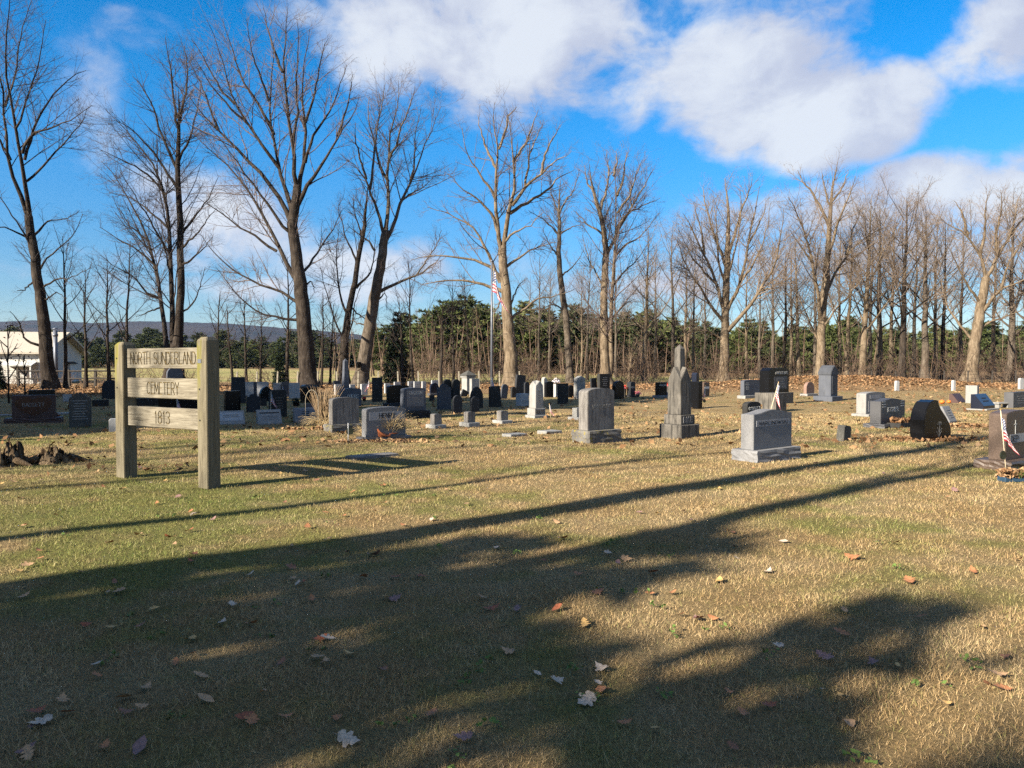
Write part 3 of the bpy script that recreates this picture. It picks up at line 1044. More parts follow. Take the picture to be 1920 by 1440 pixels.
traced_tree('largest maple of the row with a great fan of limbs', 48,
    [(580, 726, 34), (574, 660, 29), (569, 600, 27), (565, 550, 25), (559, 510, 23), (553, 460, 20), (548, 420, 19), (555, 375, 17), (558, 349, 15)],
    [(11, [(557, 352), (551, 325), (550, 271), (538, 190), (530, 135), (535, 68), (540, 14)]),
     (11, [(560, 360), (567, 325), (571, 298), (573, 230), (565, 190), (570, 130), (580, 54)]),
     (11, [(558, 385), (567, 366), (589, 330), (611, 298), (632, 255), (660, 222), (673, 185)]),
     (8, [(572, 305), (576, 292), (595, 238), (622, 206), (633, 170), (650, 120)]),
     (12, [(550, 420), (546, 385), (535, 352), (524, 311), (513, 252), (505, 190), (511, 122), (513, 78)]),
     (12, [(548, 425), (535, 385), (492, 325), (448, 282), (408, 244), (375, 211), (345, 170)]),
     (9, [(524, 315), (519, 306), (494, 276), (465, 233), (440, 195), (429, 163), (416, 108), (389, 40)]),
     (8, [(513, 252), (502, 225), (470, 176), (448, 135), (435, 89), (416, 32)]),
     (11, [(552, 520), (540, 500), (519, 453), (500, 417), (466, 358), (434, 318), (400, 285), (362, 250)]),
     (8, [(549, 440), (537, 430), (506, 387), (482, 356), (456, 320), (420, 270), (385, 225)]),
     (8, [(566, 572), (552, 562), (527, 546), (482, 533), (434, 506), (400, 472), (375, 440)]),
     (6, [(519, 471), (482, 446), (447, 422), (400, 390), (370, 370)]),
     (7, [(562, 515), (574, 503), (590, 485), (608, 453), (630, 422), (640, 395)]),
     (4, [(570, 536), (582, 527), (588, 534), (590, 548)]),
     (7, [(570, 600), (545, 598), (519, 597), (474, 580), (434, 540), (405, 500)]),
     (6, [(530, 135), (512, 90), (500, 50), (495, 15)]),
     (6, [(573, 230), (590, 180), (600, 120), (615, 70)]),
     (6, [(550, 271), (560, 210), (555, 150), (560, 90), (556, 40)]),
     (6, [(632, 255), (642, 230), (655, 180), (662, 140)]),
     (5, [(465, 233), (430, 200), (395, 160), (365, 110)]),
     (5, [(440, 195), (410, 165), (385, 110), (360, 75)]),
     (5, [(505, 190), (485, 140), (470, 90), (460, 35)]),
     (5, [(408, 244), (392, 200), (375, 150), (350, 110)]),
     (4, [(580, 690), (575, 655), (562, 640)])],
    bark='bark_dark', twig='twig', dens=(0.95, 2.2, 4.0), spread=0.4, up=0.05)

traced_tree('leaning maple with a bucket hung on its trunk', 52,
    [(676, 722, 27), (685, 657, 24), (695, 604, 22), (703, 551, 20), (714, 498, 17), (719, 461, 16), (723, 432, 14)],
    [(10, [(723, 432), (727, 406), (728, 340), (730, 298), (730, 244), (746, 203), (746, 150)]),
     (9, [(721, 456), (740, 419), (751, 380), (769, 340), (776, 333), (795, 279), (811, 238), (826, 200)]),
     (8, [(720, 440), (714, 414), (693, 356), (687, 336), (665, 311), (640, 290)]),
     (11, [(703, 555), (712, 546), (732, 535), (777, 519), (814, 496), (835, 470)]),
     (5, [(700, 580), (712, 560), (724, 546), (726, 580)]),
     (7, [(728, 340), (711, 311), (700, 260), (690, 220), (692, 180)]),
     (6, [(730, 298), (745, 270), (752, 230), (775, 190), (778, 160)]),
     (6, [(693, 356), (700, 300), (705, 250), (718, 190), (722, 155)]),
     (5, [(751, 380), (770, 360), (790, 355), (815, 330)]),
     (5, [(687, 336), (672, 290), (665, 260), (668, 230)]),
     (5, [(769, 340), (780, 300), (775, 260), (790, 200)]),
     (5, [(703, 470), (690, 450), (672, 440), (650, 420)]),
     (4, [(690, 610), (670, 605), (655, 600)]),
     (4, [(777, 519), (800, 490), (820, 460), (828, 430)])],
    bark='bark', twig='twig', dens=(1.1, 2.6, 4.4), up=0.05)

traced_tree('slender dark twin stemmed tree behind the thin obelisk', 56,
    [(645, 718, 20), (646, 657, 15), (650, 595, 12), (666, 530, 10), (669, 498, 9), (680, 446, 8), (685, 393, 5), (690, 350, 1.2)],
    [(6, [(652, 590), (640, 570), (632, 519), (630, 470), (636, 420)]),
     (6, [(668, 540), (690, 519), (701, 490), (704, 440)]),
     (5, [(669, 498), (655, 460), (640, 420), (635, 380)]),
     (5, [(650, 640), (660, 610), (664, 570), (676, 540)]),
     (4, [(680, 446), (668, 410), (660, 370)]),
     (4, [(646, 640), (625, 590), (610, 540), (600, 500)]),
     (4, [(655, 570), (672, 590), (690, 600), (705, 595)])],
    bark='bark_dark', twig='twig_dark', dens=(1.3, 2.6, 4.4), extra=0.15)

traced_tree('pale barked maple standing right behind the flagpole', 52,
    [(960, 716, 30), (957, 652, 24), (952, 602, 21), (949, 552, 19), (945, 515, 17), (942, 477, 16), (943, 462, 14)],
    [(10, [(941, 470), (932, 417), (927, 367), (932, 317), (935, 280), (925, 242), (927, 192)]),
     (11, [(944, 465), (952, 405), (962, 375), (965, 342), (962, 305), (960, 267), (952, 215)]),
     (8, [(960, 385), (985, 350), (1015, 325), (1040, 305), (1072, 285)]),
     (8, [(956, 400), (995, 375), (1032, 352), (1050, 330), (1075, 320)]),
     (8, [(936, 440), (925, 405), (910, 385), (890, 372), (862, 350), (840, 325)]),
     (6, [(928, 372), (915, 345), (900, 330), (885, 305), (872, 285), (867, 240)]),
     (9, [(938, 530), (925, 500), (910, 467), (900, 442), (875, 417), (837, 400), (800, 388)]),
     (7, [(950, 500), (962, 490), (975, 480), (997, 467), (1025, 457), (1055, 455)]),
     (6, [(946, 455), (960, 440), (975, 430), (1000, 420), (1020, 395)]),
     (9, [(944, 525), (920, 500), (892, 487), (850, 481), (805, 477), (770, 490)]),
     (9, [(948, 550), (920, 537), (875, 525), (825, 525), (790, 535)]),
     (5, [(955, 590), (960, 560), (972, 530), (985, 525)]),
     (6, [(957, 600), (985, 575), (1015, 557), (1045, 555), (1080, 540)]),
     (6, [(932, 317), (910, 280), (900, 240), (895, 215)]),
     (6, [(935, 280), (948, 240), (955, 215), (970, 200)]),
     (6, [(962, 305), (985, 270), (1000, 235), (1008, 205)]),
     (6, [(1015, 325), (1020, 290), (1040, 255), (1050, 235)]),
     (5, [(985, 350), (990, 300), (1005, 260), (1020, 225)]),
     (4, [(950, 545), (935, 570), (925, 590), (928, 640)]),
     (4, [(958, 610), (962, 630), (950, 620)])],
    bark='bark_pale', twig='twig', dens=(1.0, 2.4, 4.4), spread=0.4)

traced_tree('thin crooked tree between the flagpole maple and the twin trunks', 60,
    [(1069, 714, 14), (1066, 665, 13), (1061, 590, 12), (1052, 535, 11), (1047, 477, 9), (1049, 430, 7), (1047, 392, 5), (1050, 345, 1.2)],
    [(4, [(1047, 440), (1030, 420), (1010, 405), (990, 395)]),
     (4, [(1048, 400), (1065, 370), (1080, 350), (1085, 320)]),
     (4, [(1046, 480), (1030, 460), (1018, 430)]),
     (4, [(1050, 520), (1075, 500), (1095, 470)]),
     (4, [(1047, 400), (1035, 370), (1030, 340)]),
     (4, [(1060, 585), (1040, 570), (1020, 575), (1000, 590)]),
     (4, [(1049, 440), (1070, 425), (1090, 420)])],
    bark='bark', twig='twig', dens=(1.3, 2.8, 4.6))

traced_tree('twin trunked tree with pinkish upright crown', 56,
    [(1137, 714, 24), (1134, 690, 17), (1132, 615, 15), (1133, 540, 13), (1136, 480, 12), (1135, 442, 10), (1125, 397, 8), (1112, 360, 5), (1105, 318, 1.2)],
    [(12, [(1143, 706), (1146, 660), (1146, 615), (1147, 540), (1152, 502), (1152, 467), (1155, 417), (1157, 367), (1150, 308)]),
     (8, [(1137, 480), (1157, 437), (1182, 392), (1212, 342), (1223, 320)]),
     (6, [(1155, 430), (1175, 400), (1205, 385), (1238, 372)]),
     (6, [(1157, 367), (1170, 330), (1172, 300), (1178, 285)]),
     (6, [(1125, 397), (1140, 350), (1140, 310), (1135, 285)]),
     (5, [(1135, 442), (1110, 425), (1095, 415), (1078, 395)]),
     (5, [(1152, 480), (1180, 455), (1205, 440), (1235, 400)]),
     (5, [(1112, 360), (1100, 340), (1095, 310)]),
     (5, [(1157, 400), (1185, 360), (1195, 320), (1205, 300)]),
     (5, [(1147, 540), (1170, 510), (1195, 490), (1215, 455)]),
     (4, [(1133, 540), (1110, 500), (1098, 470), (1092, 440)]),
     (4, [(1146, 600), (1170, 570), (1190, 560)]),
     (5, [(1150, 330), (1158, 300), (1156, 285)])],
    bark='bark_pale', twig='twig', dens=(1.3, 2.8, 4.6), up=0.09)

traced_tree('broad round crowned maple with a short dark trunk', 62,
    [(1356, 712, 22), (1357, 690, 18), (1359, 634, 16), (1360, 599, 14), (1362, 528, 13), (1364, 457, 9), (1367, 404, 5.5), (1360, 342, 1.2)],
    [(9, [(1360, 603), (1346, 535), (1321, 478), (1293, 422), (1280, 400)]),
     (9, [(1361, 590), (1389, 528), (1403, 457), (1417, 386), (1425, 350)]),
     (10, [(1360, 625), (1399, 584), (1424, 545), (1452, 500), (1467, 440), (1470, 390)]),
     (7, [(1364, 507), (1339, 440), (1321, 372), (1318, 350)]),
     (7, [(1366, 478), (1382, 415), (1406, 361), (1410, 335)]),
     (8, [(1360, 607), (1330, 570), (1311, 535), (1282, 492), (1270, 450)]),
     (6, [(1321, 478), (1315, 430), (1300, 380)]),
     (6, [(1389, 528), (1410, 500), (1435, 450), (1445, 380)]),
     (6, [(1362, 540), (1345, 490), (1345, 430), (1338, 370)]),
     (5, [(1403, 457), (1425, 420), (1440, 370)]),
     (5, [(1359, 640), (1330, 620), (1300, 620), (1278, 600)]),
     (5, [(1362, 520), (1380, 470), (1390, 400), (1388, 350)]),
     (5, [(1346, 535), (1310, 500), (1290, 470), (1272, 430)]),
     (5, [(1424, 545), (1450, 540), (1470, 520)])],
    bark='bark_pale', twig='twig_tan', dens=(1.3, 2.8, 4.4), up=0.08)

traced_tree('tall straight tan trunked tree with an upswept crown', 62,
    [(1537, 718, 22), (1538, 690, 17), (1539, 634, 15), (1543, 563, 14), (1552, 492, 11), (1555, 422, 8), (1559, 368, 5), (1569, 312, 1.2)],
    [(9, [(1540, 600), (1534, 563), (1523, 492), (1506, 429), (1488, 386), (1480, 370)]),
     (8, [(1546, 560), (1553, 535), (1587, 478), (1622, 443), (1665, 422)]),
     (7, [(1555, 425), (1530, 368), (1502, 337), (1495, 320)]),
     (7, [(1554, 480), (1570, 420), (1580, 397), (1598, 351), (1605, 330)]),
     (6, [(1545, 620), (1552, 599), (1594, 549), (1630, 507)]),
     (5, [(1557, 390), (1545, 350), (1540, 322)]),
     (5, [(1558, 380), (1585, 345), (1590, 318)]),
     (5, [(1523, 492), (1500, 460), (1480, 430)]),
     (5, [(1587, 478), (1600, 430), (1620, 380)]),
     (5, [(1540, 650), (1515, 600), (1500, 560), (1480, 530)])],
    bark='bark_pale', twig='twig_tan', dens=(1.4, 3.0, 4.6), up=0.08, extra=0.06)

traced_tree('massive spreading tree with a crooked leaning trunk near the picture edge', 60,
    [(1818, 720, 30), (1822, 690, 22), (1826, 652, 19), (1838, 581, 17), (1849, 521, 14)],
    [(9, [(1849, 530), (1849, 515), (1838, 478), (1814, 443), (1778, 422), (1750, 400)]),
     (8, [(1849, 521), (1870, 478), (1895, 440), (1906, 386), (1915, 360)]),
     (9, [(1838, 590), (1860, 560), (1877, 542), (1913, 528), (1960, 500)]),
     (7, [(1838, 478), (1850, 430), (1845, 390), (1855, 360)]),
     (7, [(1814, 443), (1805, 400), (1790, 375)]),
     (7, [(1870, 478), (1868, 430), (1880, 390), (1875, 355)]),
     (6, [(1826, 640), (1790, 600), (1770, 560), (1765, 520)]),
     (6, [(1838, 570), (1810, 530), (1790, 490), (1775, 460)]),
     (6, [(1877, 542), (1890, 490), (1920, 450)]),
     (6, [(1895, 440), (1920, 410), (1935, 380)]),
     (6, [(1830, 620), (1865, 600), (1900, 590), (1930, 570)])],
    bark='bark_pale', twig='twig_tan', dens=(1.5, 3.0, 4.4), extra=0.10)

# --- trees that only need their own height and lean: base px, depth, top px
def gen_tree(px, D, top, r0, label, n=12, bark='bark', twig='twig', dens=(1.2, 2.6, 4.4), first=0.3, reach=0.40, lean=(0, 0), group=None, name='bare_tree', scale=1.0, up=0.06, rise=0.9):
    H = W(px, top, D).z
    return place_tree(auto_tree_meshes(H, r0, n, dens, scale, up, first, reach, lean, rise), px, D, label, bark, twig, 1.0, 0.0, group, name)


G1 = 'slim trees of the back row'
gen_tree(1206, 66, 418, 0.24, 'slim pale tree just right of the pinkish twin trunked tree', 14, 'bark_pale', 'twig_tan', reach=0.30, lean=(0.03, 0), first=.25)
gen_tree(1178, 62, 640, 0.16, 'short pale leaning tree between the twin trunks and the tall obelisk', 8, 'bark_pale', 'twig_tan', lean=(0.1, 0))
gen_tree(1262, 70, 410, 0.20, 'slender tree behind the tall stained obelisk', 14, 'bark', 'twig_tan', first=0.2)
gen_tree(1468, 70, 455, 0.17, 'slender tree directly behind the black inscribed monument', 12, 'bark_dark', 'twig_tan')
gen_tree(1500, 68, 430, 0.2, 'slim tree just left of the tall straight tan trunk', 12, 'bark_pale', 'twig_tan', lean=(-0.03, 0))
gen_tree(1590, 68, 400, 0.2, 'pale slim tree just right of the tall straight tan trunk', 12, 'bark_pale', 'twig_tan')
gen_tree(1616, 64, 352, 0.30, 'tall tree leaning right behind the light grey rectangular stone', 15, 'bark_pale', 'twig_tan', first=.25, lean=(0.01, 0))
gen_tree(1650, 66, 366, 0.28, 'second tall tree right of the straight tan trunk', 15, 'bark', 'twig_tan', first=.25)
gen_tree(1690, 65, 352, 0.32, 'third tall tree right of the straight tan trunk', 16, 'bark_dark', 'twig_tan', first=.25, lean=(0.02, 0))
gen_tree(1735, 66, 372, 0.34, 'fourth tall tree, thick and dark, left of the spreading crooked tree', 16, 'bark', 'twig_tan', first=.28)
gen_tree(1770, 70, 400, 0.22, 'narrow tree immediately left of the spreading crooked tree', 12, 'bark_dark', 'twig_tan')
gen_tree(1895, 66, 372, 0.36, 'stout tree at the picture edge behind the dark speckled granite', 16, 'bark', 'twig_tan', first=.25)
gen_tree(1945, 62, 365, 0.4, 'thick trunked tree just outside the picture on the sunny side', 16, 'bark', 'twig_tan', first=.25)
gen_tree(1010, 68, 470, 0.13, 'thin sapling beside the pale flagpole maple', 9, 'bark', 'twig')
gen_tree(1100, 70, 460, 0.13, 'thin sapling just left of the twin trunked tree', 9, 'bark', 'twig')
gen_tree(1300, 72, 470, 0.15, 'thin sapling left of the broad round crowned maple', 10, 'bark_pale', 'twig_tan')
gen_tree(1425, 72, 480, 0.15, 'thin sapling right of the broad round crowned maple', 10, 'bark', 'twig_tan')
# a second, deeper line of bare trees, alike and overlapping
BACKT = [auto_tree_meshes(15, .2, 16, (1.2, 2.4, 3.6), 1.0, .06, .3, .36) for _ in range(4)]
for i, (px, D, top) in enumerate(((1228, 76, 470), (1285, 80, 455), (1322, 76, 480), (1400, 78, 470), (1448, 75, 440), (1482, 80, 450), (1528, 78, 430), (1575, 76, 420), (1632, 74, 400), (1672, 78, 395), (1712, 75, 390), (1755, 78, 400), (1802, 76, 410), (1862, 78, 395), (1925, 76, 400), (1972, 74, 390), (1030, 82, 500), (1090, 84, 510), (1155, 80, 480))):
    s_ = W(px, top, D).z / 15.0
    place_tree(BACKT[i % 4], px, D, 'bare tree in the deeper line behind the sunlit row', 'bark_pale' if i % 2 else 'bark', 'twig_tan', s_, None, 'deeper line of bare trees')
# young trees on the left, dark against the pines
LS = [(125, 47, 430, .12, 'dark sapling right beside the leaning tree by the white building'),
      (160, 49, 490, .11, 'forked dark sapling second right of the leaning tree'),
      (206, 48, 470, .12, 'dark sapling just left of the sign, slightly bent'),
      (234, 50, 440, .12, 'straight dark sapling rising behind the left sign post'),
      (405, 50, 540, .10, 'dark sapling rising behind the right sign post'),
      (437, 50, 560, .09, 'thin dark sapling in the clump right of the sign, first'),
      (462, 52, 545, .10, 'thin dark sapling in the clump right of the sign, second'),
      (488, 51, 570, .08, 'thin dark sapling in the clump right of the sign, third'),
      (537, 52, 470, .13, 'dark sapling right of the clipped evergreen cone'),
      (603, 52, 545, .09, 'grey sapling just right of the largest maple'),
      (618, 54, 560, .09, 'leaning grey sapling halfway between largest maple and twin stemmed tree'),
      (632, 53, 575, .07, 'short thin sapling beside the slender twin stemmed tree'),
      (757, 54, 545, .11, 'dark sapling in front of the dark spruce'),
      (775, 56, 470, .10, 'tall thin sapling right of the dark spruce'),
      (826, 54, 560, .13, 'dark leaning sapling behind the pair of rounded dark tombstones'),
      (850, 58, 520, .10, 'thin dark sapling left of the flagpole'),
      (882, 58, 505, .10, 'thin sapling nearest the flagpole on its left')]
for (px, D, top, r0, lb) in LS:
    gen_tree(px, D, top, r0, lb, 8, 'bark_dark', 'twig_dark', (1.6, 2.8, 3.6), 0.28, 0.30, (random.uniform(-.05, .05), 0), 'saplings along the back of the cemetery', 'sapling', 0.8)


# ------------------------------------------------------------------ conifers
def conifer_meshes(H, width, n_wh, per, clump, kind='pine', first=0.12, wf=0.11, nf=0.5):
    tg = Geo()
    t = np.linspace(0, 1, 8)
    T = np.zeros((8, 3))
    T[:, 2] = H * t
    T[:, 0] = np.cumsum(rng.normal(0, 0.03, 8))
    tg.tubes([T], [H * 0.014 * (1 - t) + 0.02], 7)
    V, Fc, rn = [], [], []
    br_P, br_R = [], []
    cnt = 0
    for i in range(n_wh):
        s = first + (1 - first) * (i + random.random() * 0.8) / n_wh
        if kind == 'pine':
            prof = min(1.0, (1.03 - s) * 1.75) ** 0.8 * min(1.0, .55 + s * 1.6) * (0.55 + 0.45 * random.random())
        else:
            prof = (1.02 - s) ** 0.85
        rad = width * 0.5 * prof
        nb = max(3, int(per * (0.5 + prof)))
        th0 = random.uniform(0, 6.28)
        for b in range(nb):
            th = th0 + b * 6.28 / nb + random.uniform(-.35, .35)
            ln = rad * (random.uniform(0.45, 1.35) if kind == 'pine' else random.uniform(0.7, 1.15)) + 0.15
            rise = (0.30 * s if kind == 'pine' else -0.28 + 0.5 * s) + random.uniform(-.12, .12)
            d = np.array([math.cos(th), math.sin(th), rise])
            p0 = np.array([0, 0, H * s])
            p1 = p0 + d * ln
            br_P.append([p0, (p0 + p1) / 2 + np.array([0, 0, -0.03 * ln]), p1])
            br_R.append([0.012 * ln + 0.01, 0.008 * ln + 0.006, 0.006])
            nc = max(3, int(ln * 4.2 / clump * nf))
            for c in range(nc):
                f = (0.36 if kind == 'pine' else 0.2) + 0.70 * (c + random.random()) / nc
                pc = p0 + d * ln * f + rng.normal(0, 0.16 * clump + 0.06 * ln, 3) * np.array([1, 1, 0.32 if kind == 'pine' else .6])
                m = 6
                ax = rng.normal(size=(m, 3)) + d * 0.9 + np.array([0, 0, 0.45 if kind == 'pine' else -0.1])
                ax /= np.linalg.norm(ax, axis=1, keepdims=True)
                sd_ = np.cross(ax, rng.normal(size=(m, 3)))
                sd_ /= np.linalg.norm(sd_, axis=1, keepdims=True) + 1e-9
                l_ = clump * rng.uniform(0.75, 1.5, (m, 1))
                w_ = l_ * wf
                q0 = pc - ax * l_ * 0.3
                A = np.stack([q0 - sd_ * w_ * 0.4, q0 + ax * l_ * 0.55 + sd_ * w_, q0 + ax * l_ * 1.2], 1)
                A2 = np.stack([q0 + sd_ * w_ * 0.4, q0 + ax * l_ * 1.2, q0 + ax * l_ * 0.5 - sd_ * w_], 1)
                V.append(A.reshape(-1, 3))
                V.append(A2.reshape(-1, 3))
                rn.append(np.full(m * 6, random.random()))
                cnt += m * 6
    tg.tubes(br_P, br_R, 3)
    V = np.concatenate(V)
    me = np_mesh('crown', V, [np.arange(len(V)).reshape(-1, 3)], False, {'rnd': np.concatenate(rn)})
    return tg.mesh('trunk'), me


PINES = [conifer_meshes(12, 7.4, 24, 10, 0.58, first=.03, wf=.14, nf=.62), conifer_meshes(12, 6.4, 26, 9, 0.52, first=.02, wf=.14, nf=.62), conifer_meshes(12, 8.0, 22, 11, 0.60, first=.04, wf=.14, nf=.62)]
LACY = [conifer_meshes(12, 6.6, 17, 7, 0.6, first=.06, wf=.20, nf=.42), conifer_meshes(12, 6.2, 16, 7, 0.6, first=.06, wf=.20, nf=.42)]
DENSE = [conifer_meshes(12, 6.6, 20, 8, 0.7, first=.06, wf=.26, nf=.55), conifer_meshes(12, 6.0, 20, 8, 0.7, first=.06, wf=.26, nf=.55)]
SPRUCE = conifer_meshes(8, 3.6, 26, 9, 0.34, 'spruce', 0.04)
CONE = conifer_meshes(3, 1.25, 22, 9, 0.20, 'spruce', 0.02)


def pine(px, D, top, label, group=None, mat='pine', variant=None, wide=1.0, name='pine_tree'):
    H = W(px, top, D).z
    s = H / 12.0
    v = random.randrange(3) if variant is None else variant
    return place_tree(PINES[v], px, D, label, 'bark_dark', mat, (s * wide, s * wide, s), None, group, name)


NP = [(838, 112, 566, 'bright green pine left of the flagpole, front of the wood', 'pine_bright', 1.3), (872, 116, 556, 'tall pine right behind the flagpole top', 'pine', 1.2), (905, 110, 572, 'dense pine just left of the pale flagpole maple', 'pine_bright', 1.2),
      (985, 112, 566, 'bushy pine just right of the pale flagpole maple', 'pine_bright', 1.25), (1020, 118, 578, 'dark pine second right of the flagpole maple', 'pine', 1.2), (1075, 114, 572, 'pine behind the thin crooked tree', 'pine', 1.2),
      (1110, 122, 590, 'pine just left of the twin trunked tree', 'pine_bright', 1.2), (1172, 118, 586, 'pine just right of the twin trunked tree', 'pine', 1.2), (1215, 122, 582, 'broad pine behind the slim pale tree', 'pine_bright', 1.3),
      (790, 122, 602, 'pine right of the dark spruce', 'pine_bright', 1.2), (725, 130, 610, 'pale green pine left of the dark spruce', 'pine_bright', 1.2)]
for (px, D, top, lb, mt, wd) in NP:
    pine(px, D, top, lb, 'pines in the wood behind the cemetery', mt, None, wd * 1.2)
k_i = 0
for px in range(-60, 720, 19):
    D = 215 + random.uniform(-18, 22)
    pine(px + random.uniform(-7, 7), D, 636 + random.gauss(0, 10) + max(0, (px - 380)) * 0.03, 'pine in the dense belt beyond the far field', 'pines beyond the far field', random.choice(['pine', 'pine', 'pine_bright']), None, random.uniform(1.1, 1.7))
for px in range(-60, 720, 40):
    pine(px + random.uniform(-10, 10), 240 + random.uniform(0, 18), 624 + random.gauss(0, 9), 'pine in the dense belt beyond the far field', 'pines beyond the far field', 'pine', None, 1.4)
for px in list(range(1235, 1990, 19)):
    D = 124 + random.uniform(-12, 22)
    pine(px + random.uniform(-8, 8), D, 614 + random.uniform(-22, 18), 'pine in the wood behind the sunlit row of trees', 'pines behind the sunlit row', random.choice(['pine', 'pine', 'pine_bright']), None, random.uniform(1.1, 1.5))
for px in list(range(760, 1240, 19)):
    pine(px + random.uniform(-8, 8), 140 + random.uniform(-8, 20), 600 + random.uniform(-14, 16), 'pine further back in the wood behind the flagpole', 'pines further back behind the flagpole', 'pine', None, 1.3)

s_ = W(745, 586, 60).z / 8.0
place_tree(SPRUCE, 745, 60, 'dark pointed spruce left of the flagpole', 'bark_dark', 'spruce', s_, None, None, 'spruce_tree')
s_ = W(524, 664, 49).z / 3.0
place_tree(CONE, 524, 49, 'small clipped evergreen cone in front of the largest maple', 'bark_dark', 'spruce', s_, None, None, 'evergreen_shrub', cat='shrub')
s_ = W(0, 678, 44).z / 3.0
place_tree(CONE, -4, 44, 'dark evergreen cone before the white building', 'bark_dark', 'spruce', (s_ * 1.2, s_ * 1.2, s_), None, None, 'evergreen_shrub', cat='shrub')


# ------------------------------------------------------------------ brush under the trees, leaf litter
def make_brush():
    n = 2600
    # clumps of shrubs
    cl = []
    for i in range(120):
        px = random.uniform(690, 2000)
        D = random.uniform(58, 84)
        cl.append((W(px, 700, D).x, D, random.uniform(1.2, 3.4)))
    for i in range(26):
        px = random.uniform(-60, 560)
        D = random.uniform(50, 58)
        cl.append((W(px, 700, D).x, D, random.uniform(0.6, 1.8)))
    P, Rr = [], []
    for (cx, cy, h) in cl:
        m = random.randint(10, 20)
        for _ in range(m):
            p = np.array([cx + random.gauss(0, .9), cy + random.gauss(0, .9), 0.0])
            d = np.array([random.gauss(0, .42), random.gauss(0, .42), 1.0])
            d /= np.linalg.norm(d)
            q = [p]
            for j in range(5):
                d = d + rng.normal(0, 0.16, 3) + np.array([0, 0, -0.05])
                d /= np.linalg.norm(d)
                q.append(q[-1] + d * h / 5 * random.uniform(0.8, 1.3))
            P.append(q)
            Rr.append(np.linspace(0.017, 0.007, 6))
    P, Rr = np.array(P), np.array(Rr)
    g = Geo()
    g.tubes(P, Rr, 3)
    A, AR = grow(P, Rr, 1.4, 0.15, 42, 0.4, 0.3, 1.3, 4, 0.2, 0.04, 0.8, 0.007)
    g.tubes(A, AR, 3)
    B, BR = grow(A, AR, 2.0, 0.1, 45, 0.5, 0.2, 0.6, 3, 0.2, 0.04, 0.8, 0.006)
    g.tubes(B, BR, 3)
    tag(obj('undergrowth', g.mesh('undergrowth'), M['brush']), 'tangle of brown leafless brush under the row of trees', 'undergrowth', kind='stuff')


make_brush()


def make_far_trunks():
    """the many thin bare trees inside the wood, too many and too small to count"""
    P, Rr = [], []
    for i in range(170):
        px = random.uniform(560, 2000)
        D = random.uniform(84, 112)
        b = W(px, 700, D)
        h = random.uniform(3.5, 8) if px < 1230 else random.uniform(4, 10)
        ln = rng.normal(0, 0.11, 2)
        t = np.linspace(0, 1, 6)
        q = np.stack([b.x + ln[0] * h * t + np.cumsum(rng.normal(0, .05, 6)), b.y + ln[1] * h * t, h * t], 1)
        P.append(q)
        Rr.append(np.linspace(random.uniform(0.045, 0.11), 0.015, 6))
    P, Rr = np.array(P), np.array(Rr)
    g = Geo()
    g.tubes(P, Rr, 4)
    A, AR = grow(P, Rr, 2.6, 0.2, 50, 0.22, 0.6, 2.6, 4, 0.14, 0.06, 0.4, 0.016)
    g.tubes(A, AR, 3)
    B, BR = grow(A, AR, 2.2, 0.1, 45, 0.5, 0.4, 1.1, 3, 0.2, 0.06, 0.7, 0.012)
    g.tubes(B, BR, 3)
    tag(obj('far_woods', g.mesh('far_woods'), M['brush']), 'mass of thin bare trunks and branches in the wood behind', 'woods', kind='stuff')


make_far_trunks()


def leaf_cloud(name, pts, size, mat, label, flat=0.5):
    pts = np.asarray(pts, dtype=float)
    n = len(pts)
    ax = rng.normal(size=(n, 3)) * np.array([1, 1, flat])
    ax /= np.linalg.norm(ax, axis=1, keepdims=True)
    sd_ = np.cross(ax, rng.normal(size=(n, 3)) * np.array([.4, .4, 1]))
    sd_ /= np.linalg.norm(sd_, axis=1, keepdims=True) + 1e-9
    s = size * rng.uniform(0.6, 1.3, (n, 1))
    nrm = np.cross(ax, sd_)
    V = np.stack([pts - ax * s, pts + sd_ * s * 0.6 + nrm * s * .2, pts + ax * s, pts - sd_ * s * 0.6 + nrm * s * .2], 1).reshape(-1, 3)
    me = np_mesh(name, V, [np.arange(n * 4).reshape(-1, 4)], False, {'rnd': np.repeat(rng.random(n), 4)})
    return me


def make_litter():
    pts = []
    for i in range(15000):
        px = random.uniform(-150, 2050)
        D = random.gauss(50.5, 3.6) + (px - 960) * 0.0035
        p = W(px, 700, D)
        if abs(D - 49) > 12:
            continue
        pts.append((p.x, p.y, float(ground_z(p.x, p.y)) + random.uniform(0.0, 0.05)))
    for i in range(9000):
        x = random.gauss(21, 8.5)
        y = random.gauss(47.6, 1.8)
        pts.append((x, y, float(ground_z(x, y)) + random.uniform(0.0, 0.06)))
    # left: leaves lying in front of the white building
    for i in range(3500):
        p = W(random.uniform(-150, 330), 700, random.gauss(39.5, 2.4))
        pts.append((p.x, p.y, float(ground_z(p.x, p.y)) + random.uniform(0, .05)))
    # thin scatter over the middle lawn
    for i in range(2600):
        d = random.uniform(14, 42)
        x = random.uniform(-.75, .75) * d
        pts.append((x, d, float(ground_z(x, d)) + 0.025))
    me = leaf_cloud('leaf_litter', pts, 0.075, M['litter'], '')
    tag(obj('leaf_litter', me, M['litter']), 'rust coloured carpet of fallen leaves under the row of trees', 'leaves', kind='stuff')


make_litter()

# ------------------------------------------------------------------ lettering: a narrow stroke alphabet
def arc(cx, cy, rx, ry, a0, a1, n=7):
    return [(cx + rx * math.cos(R_(a0 + (a1 - a0) * i / n)), cy + ry * math.sin(R_(a0 + (a1 - a0) * i / n))) for i in range(n + 1)]


